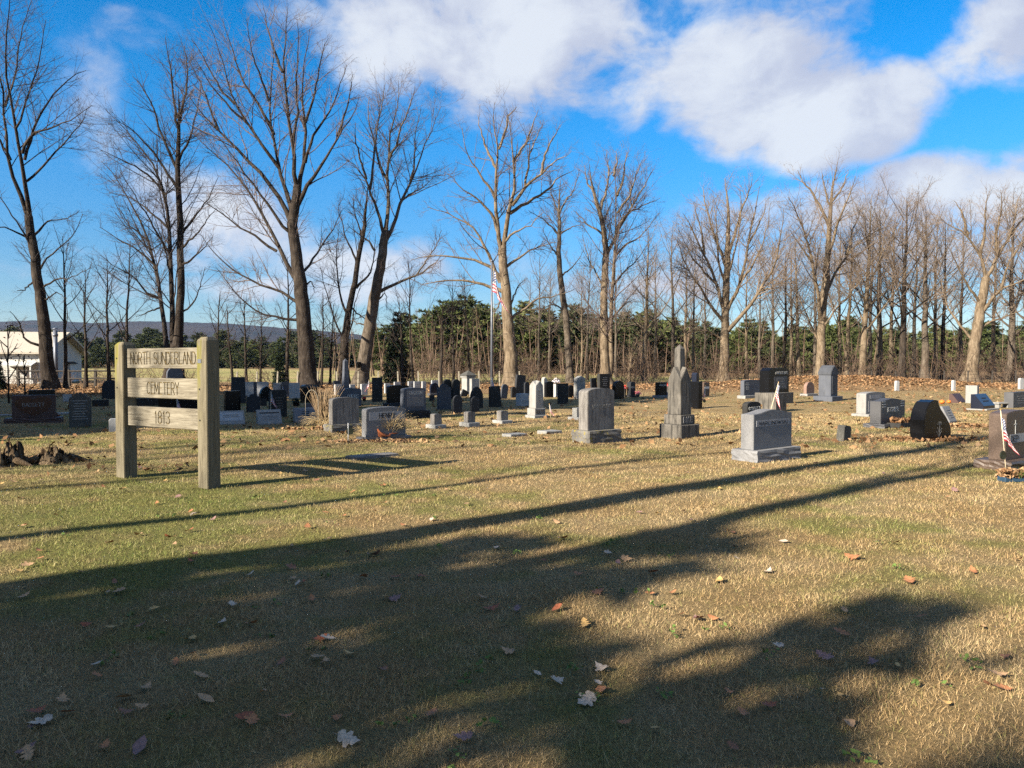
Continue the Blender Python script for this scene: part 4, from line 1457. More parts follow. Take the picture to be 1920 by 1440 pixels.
GL = {
    'A': [[(0, 0), (.5, 1), (1, 0)], [(.2, .36), (.8, .36)]],
    'B': [[(0, 0), (0, 1), (.5, 1)] + arc(.5, .76, .4, .24, 90, -90) + [(0, .52)], [(.5, .52)] + arc(.5, .26, .5, .26, 90, -90) + [(0, 0)]],
    'C': [arc(.52, .5, .52, .5, 50, 310, 10)],
    'D': [[(0, 0), (0, 1), (.4, 1)] + arc(.4, .5, .6, .5, 90, -90, 9) + [(0, 0)]],
    'E': [[(.95, 1), (0, 1), (0, 0), (.95, 0)], [(0, .52), (.75, .52)]],
    'F': [[(.95, 1), (0, 1), (0, 0)], [(0, .52), (.75, .52)]],
    'G': [arc(.52, .5, .52, .5, 50, 330, 10) + [(1, .45), (.6, .45)]],
    'H': [[(0, 0), (0, 1)], [(1, 0), (1, 1)], [(0, .52), (1, .52)]],
    'I': [[(.5, 0), (.5, 1)]],
    'J': [[(.8, 1), (.8, .3)] + arc(.42, .3, .38, .3, 0, -180, 6)],
    'K': [[(0, 0), (0, 1)], [(1, 1), (0, .42)], [(.35, .62), (1, 0)]],
    'L': [[(0, 1), (0, 0), (.9, 0)]],
    'M': [[(0, 0), (.08, 1), (.5, .2), (.92, 1), (1, 0)]],
    'N': [[(0, 0), (0, 1), (1, 0), (1, 1)]],
    'O': [arc(.5, .5, .5, .5, 0, 360, 14)],
    'P': [[(0, 0), (0, 1), (.5, 1)] + arc(.5, .74, .48, .26, 90, -90) + [(0, .48)]],
    'R': [[(0, 0), (0, 1), (.5, 1)] + arc(.5, .74, .48, .26, 90, -90) + [(0, .48)], [(.45, .48), (1, 0)]],
    'S': [arc(.5, .75, .45, .25, 30, 270, 8) + arc(.5, .25, .48, .25, 90, -150, 8)],
    'T': [[(0, 1), (1, 1)], [(.5, 0), (.5, 1)]],
    'U': [[(0, 1), (0, .35)] + arc(.5, .35, .5, .35, 180, 360, 8) + [(1, 1)]],
    'V': [[(0, 1), (.5, 0), (1, 1)]],
    'W': [[(0, 1), (.25, 0), (.5, .8), (.75, 0), (1, 1)]],
    'X': [[(0, 0), (1, 1)], [(0, 1), (1, 0)]],
    'Y': [[(0, 1), (.5, .5), (1, 1)], [(.5, .5), (.5, 0)]],
    '1': [[(.25, .8), (.55, 1), (.55, 0)]],
    '3': [arc(.45, .75, .45, .25, 150, -90, 8), arc(.45, .26, .5, .26, 90, -150, 8)],
    '8': [arc(.5, .76, .4, .24, 0, 360, 12), arc(.5, .27, .48, .27, 0, 360, 12)],
}
WID = {'I': .32, '1': .55, 'M': 1.2, 'W': 1.3, ' ': .55, 'E': .85, 'L': .8, 'F': .8}


def text_strokes(s, width, height, gap=.34):
    tot = sum(WID.get(c, 1.0) for c in s) + gap * (len(s) - 1)
    u = width / tot
    x = -width / 2
    out = []
    for c in s:
        wd = WID.get(c, 1.0) * u
        for st in GL.get(c, []):
            out.append([(x + p[0] * wd, (p[1] - .5) * height) for p in st])
        x += wd + gap * u
    return out


def strokes_mesh(name, strokes, thick, depth, serif=0.0):
    """flat bars along the strokes in the x-z plane, proud of y = 0 towards -y"""
    bm = bmesh.new()

    def bar(a, b, t):
        a, b = Vector((a[0], 0, a[1])), Vector((b[0], 0, b[1]))
        d = b - a
        L = d.length
        if L < 1e-6:
            return
        d.normalize()
        n_ = Vector((-d.z, 0, d.x)) * t / 2
        a = a - d * t * .35
        b = b + d * t * .35
        f = [bm.verts.new(v) for v in (a - n_, b - n_, b + n_, a + n_)]
        g = [bm.verts.new(v.co + Vector((0, -depth, 0))) for v in f]
        bm.faces.new(g[::-1])
        for i in range(4):
            j = (i + 1) % 4
            bm.faces.new((f[i], f[j], g[j], g[i]))
    for st in strokes:
        for i in range(len(st) - 1):
            a, b = st[i], st[i + 1]
            vert = abs(b[1] - a[1]) > abs(b[0] - a[0])
            bar(a, b, thick if vert else thick * .7)
        if serif:
            for p in (st[0], st[-1]):
                bar((p[0] - serif / 2, p[1]), (p[0] + serif / 2, p[1]), thick * .5)
    bmesh.ops.recalc_face_normals(bm, faces=list(bm.faces))
    return bm_mesh(name, bm)


def faux_rows(rows, width, height, seed=0):
    """worn inscription that cannot be read: broken rows of small cuts"""
    rr = random.Random(seed)
    st = []
    for i in range(rows):
        z = height * (.5 - (i + .5) / rows)
        x = -width / 2 * rr.uniform(.6, 1)
        e = -x
        while x < e:
            l_ = width * rr.uniform(.03, .08)
            st.append([(x, z), (x + l_, z)])
            x += l_ + width * rr.uniform(.015, .05)
    return st


# ------------------------------------------------------------------ gravestones
def profile(kind, Wd, H):
    h = Wd / 2
    if kind == 'flat':
        return [(-h, 0), (h, 0), (h, H), (-h, H)]
    if kind == 'taper':
        return [(-h, 0), (h, 0), (h * .86, H), (-h * .86, H)]
    if kind == 'serp':
        top = [(h * math.cos(R_(a)), H * .9 + H * .1 * math.sin(R_(a)) ** 0.8) for a in np.linspace(0, 180, 15)]
        return [(-h, 0), (h, 0)] + top
    if kind == 'wave':
        top = [(x * h, H * (.90 + .10 * (math.cos(x * math.pi) * .5 + .5))) for x in np.linspace(1, -1, 15)]
        return [(-h, 0), (h, 0)] + top
    if kind == 'round':
        r = min(h, H * .5)
        return [(-h, 0), (h, 0)] + [(h * math.cos(R_(a)), H - r + r * math.sin(R_(a))) for a in np.linspace(0, 180, 15)]
    if kind == 'gothic':
        r = min(h * 1.2, H * .5)
        return [(-h, 0), (h, 0), (h, H - r), (h * .8, H - r * .55), (h * .45, H - r * .2), (0, H), (-h * .45, H - r * .2), (-h * .8, H - r * .55), (-h, H - r)]
    if kind == 'shoulder':
        s = H - h * .55
        dome = [(h * .62 * math.cos(R_(a)), s + h * .5 * math.sin(R_(a))) for a in np.linspace(0, 180, 11)]
        return [(-h, 0), (h, 0), (h, s - .03)] + [(h * .9, s + .02), (h * .72, s + .02)] + dome + [(-h * .72, s + .02), (-h * .9, s + .02), (-h, s - .03)]
    if kind == 'peak':
        return [(-h, 0), (h, 0), (h, H * .90), (0, H), (-h, H * .90)]
    if kind == 'clipped':
        return [(-h, 0), (h, 0), (h, H * .88), (h * .72, H), (-h * .72, H), (-h, H * .88)]
    raise KeyError(kind)


def prism_mesh(name, prof, T, bev=0.008, smooth=False):
    bm = bmesh.new()
    f = [bm.verts.new((x, -T / 2, z)) for x, z in prof]
    b = [bm.verts.new((x, T / 2, z)) for x, z in prof]
    bm.faces.new(f)
    bm.faces.new(b[::-1])
    n = len(prof)
    for i in range(n):
        j = (i + 1) % n
        bm.faces.new((f[i], b[i], b[j], f[j]))
    bmesh.ops.recalc_face_normals(bm, faces=list(bm.faces))
    if bev:
        ed = [e for e in bm.edges if len(e.link_faces) == 2 and e.calc_face_angle(0) > .5]
        bmesh.ops.bevel(bm, geom=ed, offset=min(bev, T * .2), segments=2, affect='EDGES', clamp_overlap=True)
    return bm_mesh(name, bm)


def rough_block(name, s, amp=0.02, cuts=5, z0=0.0, top_flat=True):
    bm = bmesh.new()
    bm_box(bm, (0, 0, z0 + s[2] / 2), s)
    bmesh.ops.subdivide_edges(bm, edges=list(bm.edges), cuts=cuts, use_grid_fill=True)
    rr = random.Random(int(s[0] * 1000) + cuts)
    for v in bm.verts:
        c = v.co
        onx = abs(abs(c.x) - s[0] / 2) < 1e-4
        ony = abs(abs(c.y) - s[1] / 2) < 1e-4
        top = abs(c.z - z0 - s[2]) < 1e-4
        if not (onx or ony):
            if not top_flat:
                c.z += rr.uniform(-amp, amp)
            continue
        k_ = .25 if top else 1.0
        if onx:
            c.x += math.copysign(rr.uniform(-.3, 1) * amp * k_, c.x)
        if ony:
            c.y += math.copysign(rr.uniform(-.3, 1) * amp * k_, c.y)
    return bm_mesh(name, bm)


def slant_mesh(name, Wd, T, H, lip=.22, topd=.28):
    bm = bmesh.new()
    pr = [(-T / 2, 0), (-T / 2, H * lip), (T / 2 - T * topd, H), (T / 2, H * .985), (T / 2, 0)]
    L = [bm.verts.new((-Wd / 2, y, z)) for y, z in pr]
    Rr = [bm.verts.new((Wd / 2, y, z)) for y, z in pr]
    bm.faces.new(L)
    bm.faces.new(Rr[::-1])
    for i in range(5):
        j = (i + 1) % 5
        bm.faces.new((L[i], Rr[i], Rr[j], L[j]))
    bmesh.ops.recalc_face_normals(bm, faces=list(bm.faces))
    bevel_all(bm, .008)
    ang = math.atan2(H - H * lip, T - T * topd)
    return bm_mesh(name, bm), ang


A0 = 38.0
STONES = {}


def place(l, r, bot, T, a):
    """where a stone stands and how wide it is, from its outline in the photograph"""
    g = G((l + r) / 2, bot)
    g.y += T * .35
    sc = F / g.y
    phi = R_(a) + math.atan2(g.x, g.y)
    app = (r - l) / sc
    Wd = max(.2, (app - T * abs(math.sin(phi))) / max(.25, math.cos(phi)))
    return g, sc, Wd


def lettering(root, parent, items, Wd, H, T, z0, ang=None):
    for it in items:
        kind, xf, zf, hf, wf, ink = it[:6]
        th = it[6] if len(it) > 6 else .14
        w_, h_ = wf * Wd, hf * H
        if isinstance(kind, int):
            me = strokes_mesh('inscription', faux_rows(kind, w_, h_, int(Wd * 999)), h_ / kind * .42, .003)
            nm = 'inscription'
        elif kind == 'panel':
            me = box_mesh('panel', (w_, .004, h_), bev=0)
            nm = 'panel'
        else:
            me = strokes_mesh('lettering', text_strokes(kind, w_, h_), h_ * th, .004, h_ * .22)
            nm = 'lettering'
        y = -T / 2 - (.002 if nm == 'panel' else .0045)
        obj(nm, me, M[ink], root, (xf * Wd, y, z0 + zf * H))


def stone(kind, l, r, top, bot, mat, label, T=.2, a=A0, base=None, basemat=None, rough=False, text=(), lean=(0, 0), name='gravestone', sub=None):
    g, sc, Wd = place(l, r, (base[2] if base else bot), T, a)
    root = empty(name, g, R_(a), label, 'gravestone', None)
    zb = 0.0
    if base:
        bl, br, bb = base
        bh = max(.05, (bb - bot) / sc)
        bT = T + (.24 if T > .12 else .14)
        bW = max(Wd + .12, ((br - bl) / sc - bT * abs(math.sin(R_(a) + math.atan2(g.x, g.y)))) / max(.25, math.cos(R_(a) + math.atan2(g.x, g.y))))
        bW = min(bW, Wd + .5)
        me = rough_block('base', (bW, bT, bh + .06), .022, 6, -.06) if rough else box_mesh('base', (bW, bT, bh + .06), (0, 0, bh / 2 - .03), .01)
        obj('base', me, M[basemat or mat], root)
        zb = bh
    H = (bot - top) / sc
    dz = .06 if not base else .0
    if kind == 'slant':
        me, ang = slant_mesh('die', Wd, T, H + dz)
        o = obj('die', me, M[mat], root, (0, 0, zb - dz))
        piv = empty_mid = None
        cy, cz = (-T / 2 + T / 2 - T * .28) / 2, (H * .22 + H) / 2
        fl = math.hypot(H * .78, T * .72)
        for it in text:
            k_, xf, zf, hf, wf, ink = it[:6]
            w_, h_ = wf * Wd, hf * fl
            if k_ == 'panel':
                m2 = box_mesh('panel', (w_, .004, h_), bev=0)
            elif isinstance(k_, int):
                m2 = strokes_mesh('inscription', faux_rows(k_, w_, h_, int(Wd * 999)), h_ / k_ * .45, .003)
            else:
                m2 = strokes_mesh('lettering', text_strokes(k_, w_, h_), h_ * .14, .003)
            nrm = Vector((0, -math.sin(ang), math.cos(ang)))
            tang = Vector((0, math.cos(ang), math.sin(ang)))
            p = Vector((xf * Wd, cy, cz + zb - dz + dz * .6)) + nrm * (.004 if k_ == 'panel' else .007) + tang * ((zf - .5) * fl)
            obj('panel' if k_ == 'panel' else 'lettering', m2, M[ink], root, p, (-(math.pi / 2 - ang), 0, 0))
    else:
        obj('die', prism_mesh('die', profile(kind, Wd, H + dz), T), M[mat], root, (0, 0, zb - dz))
        lettering(root, root, text, Wd, H, T, zb)
    if sub:
        sub(root, Wd, H, T, zb)
    if lean != (0, 0):
        root.rotation_euler = (R_(lean[0]), R_(lean[1]), R_(a))
    STONES[label] = root
    return root


# ---- the cemetery sign
def make_sign():
    pr, pl = G(393, 912), G(238, 892)
    v = pr - pl
    rz = math.atan2(v.y, v.x)
    mid = (pr + pl) / 2
    root = empty('cemetery_sign', mid, rz, 'weathered wooden sign of three routed boards between two square posts', 'sign')
    span = v.length
    for s, top in ((-1, 1.89), (1, 1.93)):
        bm = bmesh.new()
        h = .098
        zt = top - .045
        sq = [(-h, -h), (h, -h), (h, h), (-h, h)]
        B = [bm.verts.new((x, y, -.1)) for x, y in sq]
        Mv = [bm.verts.new((x * 1.0 + random.uniform(-.003, .003), y, zt * .5)) for x, y in sq]
        Tv = [bm.verts.new((x, y, zt)) for x, y in sq]
        C = [bm.verts.new((x * .62, y * .62, top)) for x, y in sq]
        for lo, hi in ((B, Mv), (Mv, Tv), (Tv, C)):
            for i in range(4):
                j = (i + 1) % 4
                bm.faces.new((lo[i], lo[j], hi[j], hi[i]))
        bm.faces.new(C)
        bmesh.ops.recalc_face_normals(bm, faces=list(bm.faces))
        bmesh.ops.bevel(bm, geom=[e for e in bm.edges if e.calc_face_angle(0) > .3], offset=.007, segments=2, affect='EDGES')
        p = obj('post', bm_mesh('post', bm), M['post'], root, (s * span / 2, 0, 0))
        for z in ((1.26, .86) if s > 0 else (1.66, 1.25)):
            bm = bmesh.new()
            bmesh.ops.create_cone(bm, cap_ends=True, segments=10, radius1=.011, radius2=.011, depth=.008)
            obj('bolt', bm_mesh('bolt', bm), M['iron'], p, (-.045, -.101, z), (math.pi / 2, 0, 0))
        if s > 0:
            obj('metal_tag', box_mesh('metal_tag', (.07, .004, .05), bev=.001), M['pole'], p, (-.04, -.102, 1.62))
    Lb = span - 2 * .098 + .04
    for z, s, tw, th in ((1.66, 'NORTH SUNDERLAND', .86, .158), (1.255, 'CEMETERY', .42, .158), (.86, '1813', .20, .165)):
        bh = .272
        cut = strokes_mesh('cut', text_strokes(s, tw * Lb, th, .30), .0155, .03)
        bm = bmesh.new()
        bm_box(bm, (0, 0, 0), (Lb, .06, bh))
        bmesh.ops.bevel(bm, geom=list(bm.edges), offset=.006, segments=1, affect='EDGES')
        b = obj('board', bm_mesh('board', bm), M['sign'], root, (0, -.012, z))
        # letters are sunk into the board as lower strips seen through grooves
        b.data.materials.append(M['groove'])
        cut.materials.append(M['sign'])
        cut.materials.append(M['groove'])
        for p_ in cut.polygons:
            p_.material_index = 1
        c = bpy.data.objects.new('cut', cut)
        COL.objects.link(c)
        # close the cutters' open backs
        bmc = bmesh.new()
        bmc.from_mesh(cut)
        bmesh.ops.holes_fill(bmc, edges=[e for e in bmc.edges if e.is_boundary])
        bmesh.ops.recalc_face_normals(bmc, faces=list(bmc.faces))
        for f_ in bmc.faces:
            f_.material_index = 1
        bmc.to_mesh(cut)
        bmc.free()
        c.parent = root
        c.location = (random.uniform(-.01, .01), -.012 - .03 + .008, z)
        md = b.modifiers.new('routing', 'BOOLEAN')
        md.operation = 'DIFFERENCE'
        md.object = c
        md.solver = 'EXACT'
        md.use_self = True
        md.material_mode = 'INDEX'
        bpy.context.view_layer.update()
        dg = bpy.context.evaluated_depsgraph_get()
        me2 = bpy.data.meshes.new_from_object(b.evaluated_get(dg))
        b.modifiers.clear()
        if len(me2.polygons) > 60:
            b.data = me2
        else:
            o2 = obj('lettering', strokes_mesh('lettering', text_strokes(s, tw * Lb, th, .30), .0155, .003), M['groove'], b, (0, -.0305, 0))
        bpy.data.objects.remove(c)
    return root


make_sign()

# ---- foreground and middle stones, each read off the photograph
def marc_base(root, Wd, H, T, zb):
    pass


stone('wave', 1395, 1486, 768, 840, 'g_grey', 'light grey granite stone reading MARCINOWSKI on a rock faced base', .24, A0, (1382, 1497, 862), None, True,
      [('panel', .0, .665, .15, .86, 'panel'), ('MARCINOWSKI', .0, .665, .098, .76, 'ink_dark', .13)])
stone('serp', 1086, 1153, 728, 806, 'marble_stain', 'streaked old marble stone reading WHEELOCK on a yellow lichened base', .27, A0, (1077, 1162, 829), 'mossy', True,
      [('WHEELOCK', .0, .57, .075, .66, 'g_light', .16)])
stone('serp', 678, 760, 763, 818, 'g_grey', 'grey granite stone reading HENRY behind dry grass in pots', .21, A0, (670, 772, 826), 'g_dark', True,
      [('panel', .0, .70, .28, .86, 'panel'), ('HENRY', .02, .71, .155, .40, 'ink_dark', .15)])
stone('serp', 616, 672, 745, 795, 'marble_stain', 'tan streaked stone left of HENRY crossed by branch shadows', .2, A0, (606, 678, 809), 'mossy', True)
stone('serp', 750, 798, 727, 770, 'bluestone', 'grey panelled stone on a dark base right behind HENRY', .26, A0, (752, 804, 783), 'sand_dark', True,
      [('panel', .0, .55, .72, .82, 'panel_mid'), ('CROSSN', .0, .78, .12, .6, 'ink_light', .16), (4, .0, .45, .3, .66, 'ink_mid')])
stone('wave', 1638, 1697, 747, 793, 'g_dark', 'dark grey carved stone reading FISHER beside a leaf filled planter', .27, A0, (1629, 1705, 801), None, True,
      [('FISHER', .0, .56, .16, .44, 'ink_light', .17), (3, -.38, .78, .3, .14, 'ink_light'), (3, .38, .78, .3, .14, 'ink_light')])
stone('serp', 1611, 1660, 735, 775, 'g_light', 'pale grey stone with a raised panel just behind FISHER', .3, A0, (1606, 1664, 779), None, False,
      [('panel', .0, .78, .18, .6, 'panel'), ('panel', .0, .35, .5, .75, 'panel')])
# RICE obelisk
def cross_gable(name, wb, wt, h1, h2, z0):
    bm = bmesh.new()
    B = [bm.verts.new((x * wb / 2, y * wb / 2, z0)) for x, y in ((-1, -1), (1, -1), (1, 1), (-1, 1))]
    C = [bm.verts.new((x * wt / 2, y * wt / 2, z0 + h1)) for x, y in ((-1, -1), (1, -1), (1, 1), (-1, 1))]
    Mv = [bm.verts.new((x * wt / 2 * 1.02, y * wt / 2 * 1.02, z0 + h2)) for x, y in ((0, -1), (1, 0), (0, 1), (-1, 0))]
    top = bm.verts.new((0, 0, z0 + h2 + .02))
    for i in range(4):
        j = (i + 1) % 4
        bm.faces.new((B[i], B[j], C[j], Mv[i], C[i]))
        bm.faces.new((C[j], Mv[j], top, Mv[i]))
    bm.faces.new(B[::-1])
    bmesh.ops.recalc_face_normals(bm, faces=list(bm.faces))
    bmesh.ops.bevel(bm, geom=[e for e in bm.edges if e.calc_face_angle(0) > .4], offset=.012, segments=1, affect='EDGES')
    return bm_mesh(name, bm)


def spire_mesh(name, wb, wt, h, tip, z0):
    bm = bmesh.new()
    sq = ((-1, -1), (1, -1), (1, 1), (-1, 1))
    rings = [[bm.verts.new((x * w_ / 2, y * w_ / 2, z)) for x, y in sq] for w_, z in ((wb, z0), (wt, z0 + h))]
    tp = bm.verts.new((0, 0, z0 + h + tip))
    for i in range(4):
        j = (i + 1) % 4
        bm.faces.new((rings[0][i], rings[0][j], rings[1][j], rings[1][i]))
        bm.faces.new((rings[1][i], rings[1][j], tp))
    bm.faces.new(rings[0][::-1])
    bmesh.ops.recalc_face_normals(bm, faces=list(bm.faces))
    bmesh.ops.bevel(bm, geom=list(bm.edges), offset=.006, segments=1, affect='EDGES')
    return bm_mesh(name, bm)


def make_rice():
    g = G(1279, 821)
    g.y += .28
    sc = F / g.y
    root = empty('obelisk', g, R_(A0), 'tall stained obelisk reading RICE with a pointed cap and spire', 'gravestone')
    k_ = 1 / sc / (math.cos(R_(45 - A0 - 13)) * 1.414)   # seen nearly corner on
    w1, w2, w3 = 74 * k_, 57 * k_, 45 * k_
    h1, h2 = (821 - 797) / sc, (797 - 779) / sc
    obj('base', box_mesh('base', (w1, w1, h1 + .05), (0, 0, h1 / 2 - .025), .012), M['sand'], root)
    p = obj('plinth', box_mesh('plinth', (w2, w2, h2), (0, 0, h1 + h2 / 2), .01), M['sand'], root)
    obj('lettering', strokes_mesh('lettering', text_strokes('RICE', w2 * .62, h2 * .55), h2 * .1, .006, h2 * .1), M['ink_mid'], p, (0, -w2 / 2 - .001, h1 + h2 / 2))
    hd = (779 - 716) / sc
    hg = (779 - 690) / sc
    obj('die', cross_gable('die', w3, w3 * .95, hd, hg, h1 + h2), M['sand'], root)
    hs_ = (690 - 656) / sc
    obj('spire', spire_mesh('spire', 21 * k_, 19 * k_, hs_ + .25, (656 - 647) / sc, h1 + h2 + hg - .25), M['sand'], root)


make_rice()


def make_pale_monument():
    g = G(1006, 785)
    g.y += .2
    sc = F / g.y
    root = empty('gravestone', g, R_(A0), 'pale gable topped marble monument with a small flag beside it', 'gravestone')
    k_ = 1 / sc / 1.40
    w1, w2, w3 = 45 * k_, 36 * k_, 28 * k_
    h1, h2 = 6 / sc, 13 / sc
    obj('base', box_mesh('base', (w1, w1 * .9, h1 + .05), (0, 0, h1 / 2 - .025), .01), M['marble'], root)
    p = obj('plinth', box_mesh('plinth', (w2, w2 * .9, h2), (0, 0, h1 + h2 / 2), .008), M['marble'], root)
    obj('lettering', strokes_mesh('lettering', text_strokes('ROUTE', w2 * .8, h2 * .5), h2 * .1, .005, h2 * .1), M['ink_brown'], p, (0, -w2 * .45 - .001, h1 + h2 / 2))
    o = obj('die', cross_gable('die', w3, w3 * .92, 42 / sc, 51 / sc, h1 + h2), M['marble'], root)
    lettering(root, root, [(7, 0, .5, .6, .6, 'ink_mid')], w3, 42 / sc, w3 * .97, h1 + h2)


make_pale_monument()

# black wave shaped stone
def make_black_wave():
    g = G(1753, 826)
    g.y += .15
    sc = F / g.y
    root = empty('gravestone', g, R_(A0 - 4), 'glossy black asymmetric curved stone with an etched white flower', 'gravestone')
    T = .30
    phi = R_(A0 - 4) + math.atan2(g.x, g.y)
    Wd = (65 / sc - T * math.sin(phi)) / math.cos(phi)
    H = 76 / sc
    pr = [(-.5, 0), (.5, 0), (.53, .25), (.47, .42), (.30, .60), (.10, .78), (.02, .88), (-.02, .985), (-.16, 1.0), (-.34, .95), (-.48, .80), (-.56, .55), (-.56, .25)]
    me = prism_mesh('die', [(x * Wd, z * (H + .05)) for x, z in pr], T, .012)
    obj('die', me, M['black'], root, (0, 0, -.05))
    st = []
    for ax, az, ln in ((.02, .24, .1), (.02, .24, .09)):
        for i in range(7):
            a = R_(20 + i * 23)
            st.append([(ax, az), (ax + ln * math.cos(a), az + ln * math.sin(a) * .8)])
    st += [[(.0, .0), (.03, .24)], [(.0, .02), (-.1, .12)], [(.0, .02), (.1, .12)], [(.01, .1), (-.06, .2)], [(.02, .1), (.11, .18)]]
    obj('etched_flower', strokes_mesh('etched_flower', st, .009, .002), M['ink_mid'], root, (.02 * Wd, -T / 2 - .001, H * .08))


make_black_wave()

# ANDREWS, black with a broad plinth
def andrews():
    r = stone('clipped', 1428, 1480, 690, 736, 'black', 'big black stone reading ANDREWS on a broad stained plinth', .42, A0, (1419, 1488, 757), 'sand', False,
              [('ANDREWS', .12, .80, .10, .62, 'ink_light', .14), ('panel', .08, .40, .5, .66, 'g_dark'), (6, .08, .40, .42, .55, 'ink_mid')])


andrews()
stone('flat', 1434, 1477, 737, 772, 'sand', 'low blackened block with a tilted flag just behind MARCINOWSKI', .5, A0)
stone('serp', 1393, 1427, 753, 816, 'sand_dark', 'narrow dark stone partly hidden behind the left edge of MARCINOWSKI', .14, A0, None, None, False,
      [('GODFREY', .0, .80, .09, .8, 'ink_light', .14)])
stone('serp', 1390, 1426, 712, 741, 'bluestone', 'blue grey polished stone with a pale side left of ANDREWS', .2, A0, (1382, 1430, 746), 'g_light', False, [(5, -.3, .6, .5, .2, 'ink_light')])
stone('round', 1508, 1527, 716, 738, 'g_pink', 'small pink round topped stone beside the blue grey gothic monument', .16, A0, (1502, 1534, 742), 'g_light')


def make_gothic():
    g = G(1558, 752)
    g.y += .3
    sc = F / g.y
    root = empty('gravestone', g, R_(A0), 'tall blue grey gothic monument with an arched niche near the leaf bank', 'gravestone')
    T = .55
    phi = R_(A0) + math.atan2(g.x, g.y)
    Wd = max(.55, (28 / sc - T * math.sin(phi)) / math.cos(phi))
    H = 58 / sc
    obj('base', box_mesh('base', (Wd + .3, T + .3, .24), (0, 0, .08), .012), M['bluestone'], root)
    obj('die', prism_mesh('die', profile('flat', Wd, H - .4), T), M['bluestone'], root, (0, 0, .2))
    obj('cap', prism_mesh('cap', [(-Wd * .56, 0), (Wd * .56, 0), (Wd * .56, .12), (Wd * .3, .3), (0, .42), (-Wd * .3, .3), (-Wd * .56, .12)], T * 1.08, .02), M['slate_grey'], root, (0, 0, H - .22))
    obj('niche', prism_mesh('niche', profile('gothic', Wd * .66, H * .72), .02, .004), M['slate_grey'], root, (0, -T / 2 - .004, .3))


make_gothic()
stone('flat', 1302, 1313, 716, 766, 'black', 'narrow black stone tucked behind the RICE obelisk', .35, A0)
stone('round', 1300, 1309, 699, 742, 'navy', 'dark blue round topped stone peeking over behind RICE', .3, A0)
stone('flat', 1314, 1331, 717, 743, 'g_brown', 'reddish brown upright stone behind a small flag right of RICE', .22, A0, None, None, False, [('panel', 0, .62, .16, .8, 'ink_light')])
stone('flat', 1229, 1251, 717, 741, 'black', 'small black stone with pink flowers left of the RICE obelisk', .2, A0, (1225, 1254, 745), 'g_grey', False, [('HOLLEN', 0, .8, .12, .7, 'ink_light', .16)])
stone('slant', 1234, 1256, 727, 743, 'bluestone', 'blue grey slanted marker touching the left side of RICE', .4, A0, None, None, False, [(3, 0, .5, .7, .7, 'ink_dark')])
stone('round', 1148, 1171, 714, 748, 'black', 'black round shouldered stone behind WHEELOCK to the right', .2, A0)
stone('serp', 1176, 1192, 716, 741, 'slate', 'small dark green grey stone with pink flowers', .25, A0, (1172, 1197, 744), None, False, [('WARNER', 0, .6, .12, .7, 'ink_mid', .16)])
stone('flat', 1120, 1144, 701, 737, 'sand_dark', 'tall blackened slab streaked white above WHEELOCK', .2, A0, None, None, False, [(5, 0, .6, .5, .5, 'ink_mid')])
stone('taper', 1107, 1121, 709, 737, 'slate', 'thin dark slab left of the streaked slab above WHEELOCK', .1, A0, lean=(0, -5))
stone('peak', 1076, 1098, 705, 748, 'marble', 'pale peaked marble stone with a carved wreath', .22, A0, None, None, False, [(4, 0, .8, .14, .3, 'ink_brown'), (4, 0, .4, .3, .6, 'ink_mid')])
stone('flat', 1078, 1087, 765, 782, 'marble', 'tiny pale footstone half hidden behind WHEELOCK', .2, A0, (1077, 1090, 788))
stone('round', 1064, 1076, 722, 745, 'black', 'small black rounded stone left of the wreath stone', .12, A0)
stone('flat', 1045, 1066, 719, 757, 'sand_dark', 'square topped dark slab in the row left of WHEELOCK', .1, A0)
stone('flat', 1038, 1047, 720, 744, 'marble_white', 'narrow white stone behind the square dark slab', .2, A0)
stone('serp', 1021, 1038, 715, 745, 'black', 'black upright stone directly behind the pale gable monument', .14, A0)
stone('peak', 1015, 1026, 707, 744, 'marble', 'slim grey peaked stone behind the gable monument', .2, A0)
stone('flat', 967, 992, 738, 760, 'marble_white', 'low white block marked by a slanting shadow left of the gable monument', .3, A0, None, None, False, [(3, 0, .3, .3, .8, 'ink_mid')])
stone('taper', 963, 985, 703, 741, 'slate', 'tall near black slab leaning in front of the flagpole maple', .14, A0, lean=(0, 5))
stone('round', 982, 993, 716, 742, 'slate', 'small dark rounded stone squeezed behind the leaning slab', .1, A0)
stone('round', 957, 968, 725, 746, 'sand_dark', 'low rounded grey stone at the foot of the leaning slab', .12, A0)
stone('round', 937, 951, 720, 748, 'slate_grey', 'slanting oval slate right of the flagpole foot', .09, A0, lean=(0, 8))
stone('taper', 916, 941, 724, 763, 'sand_dark', 'dark broken topped slab below the flagpole', .1, A0 - 3, lean=(0, -3))
stone('round', 881, 899, 743, 773, 'slate', 'low dark round topped slate, right one of the front pair', .08, A0, lean=(0, 3))
stone('round', 848, 867, 741, 776, 'slate', 'low dark round topped slate, left one of the front pair', .08, A0)
stone('gothic', 881, 906, 725, 765, 'sand_dark', 'dark pointed stone standing behind the front pair of low slates', .12, A0)
stone('flat', 880, 899, 710, 744, 'marble', 'pale square stone right of the little roofed monument', .2, A0)
stone('flat', 862, 875, 731, 744, 'slate', 'small dark square stone tipped over on one corner', .1, A0, lean=(0, 24))
stone('round', 829, 847, 711, 748, 'sand_dark', 'left one of two touching dark rounded stones', .14, A0)
stone('round', 846, 863, 711, 748, 'sand_dark', 'right one of two touching dark rounded stones', .14, A0)
stone('shoulder', 819, 846, 719, 769, 'slate_grey', 'large blue grey round headed slate with lichen specks', .1, A0)
stone('round', 805, 823, 718, 737, 'navy', 'small shiny blue round topped stone in the back row', .12, A0, (800, 826, 742), 'g_dark')
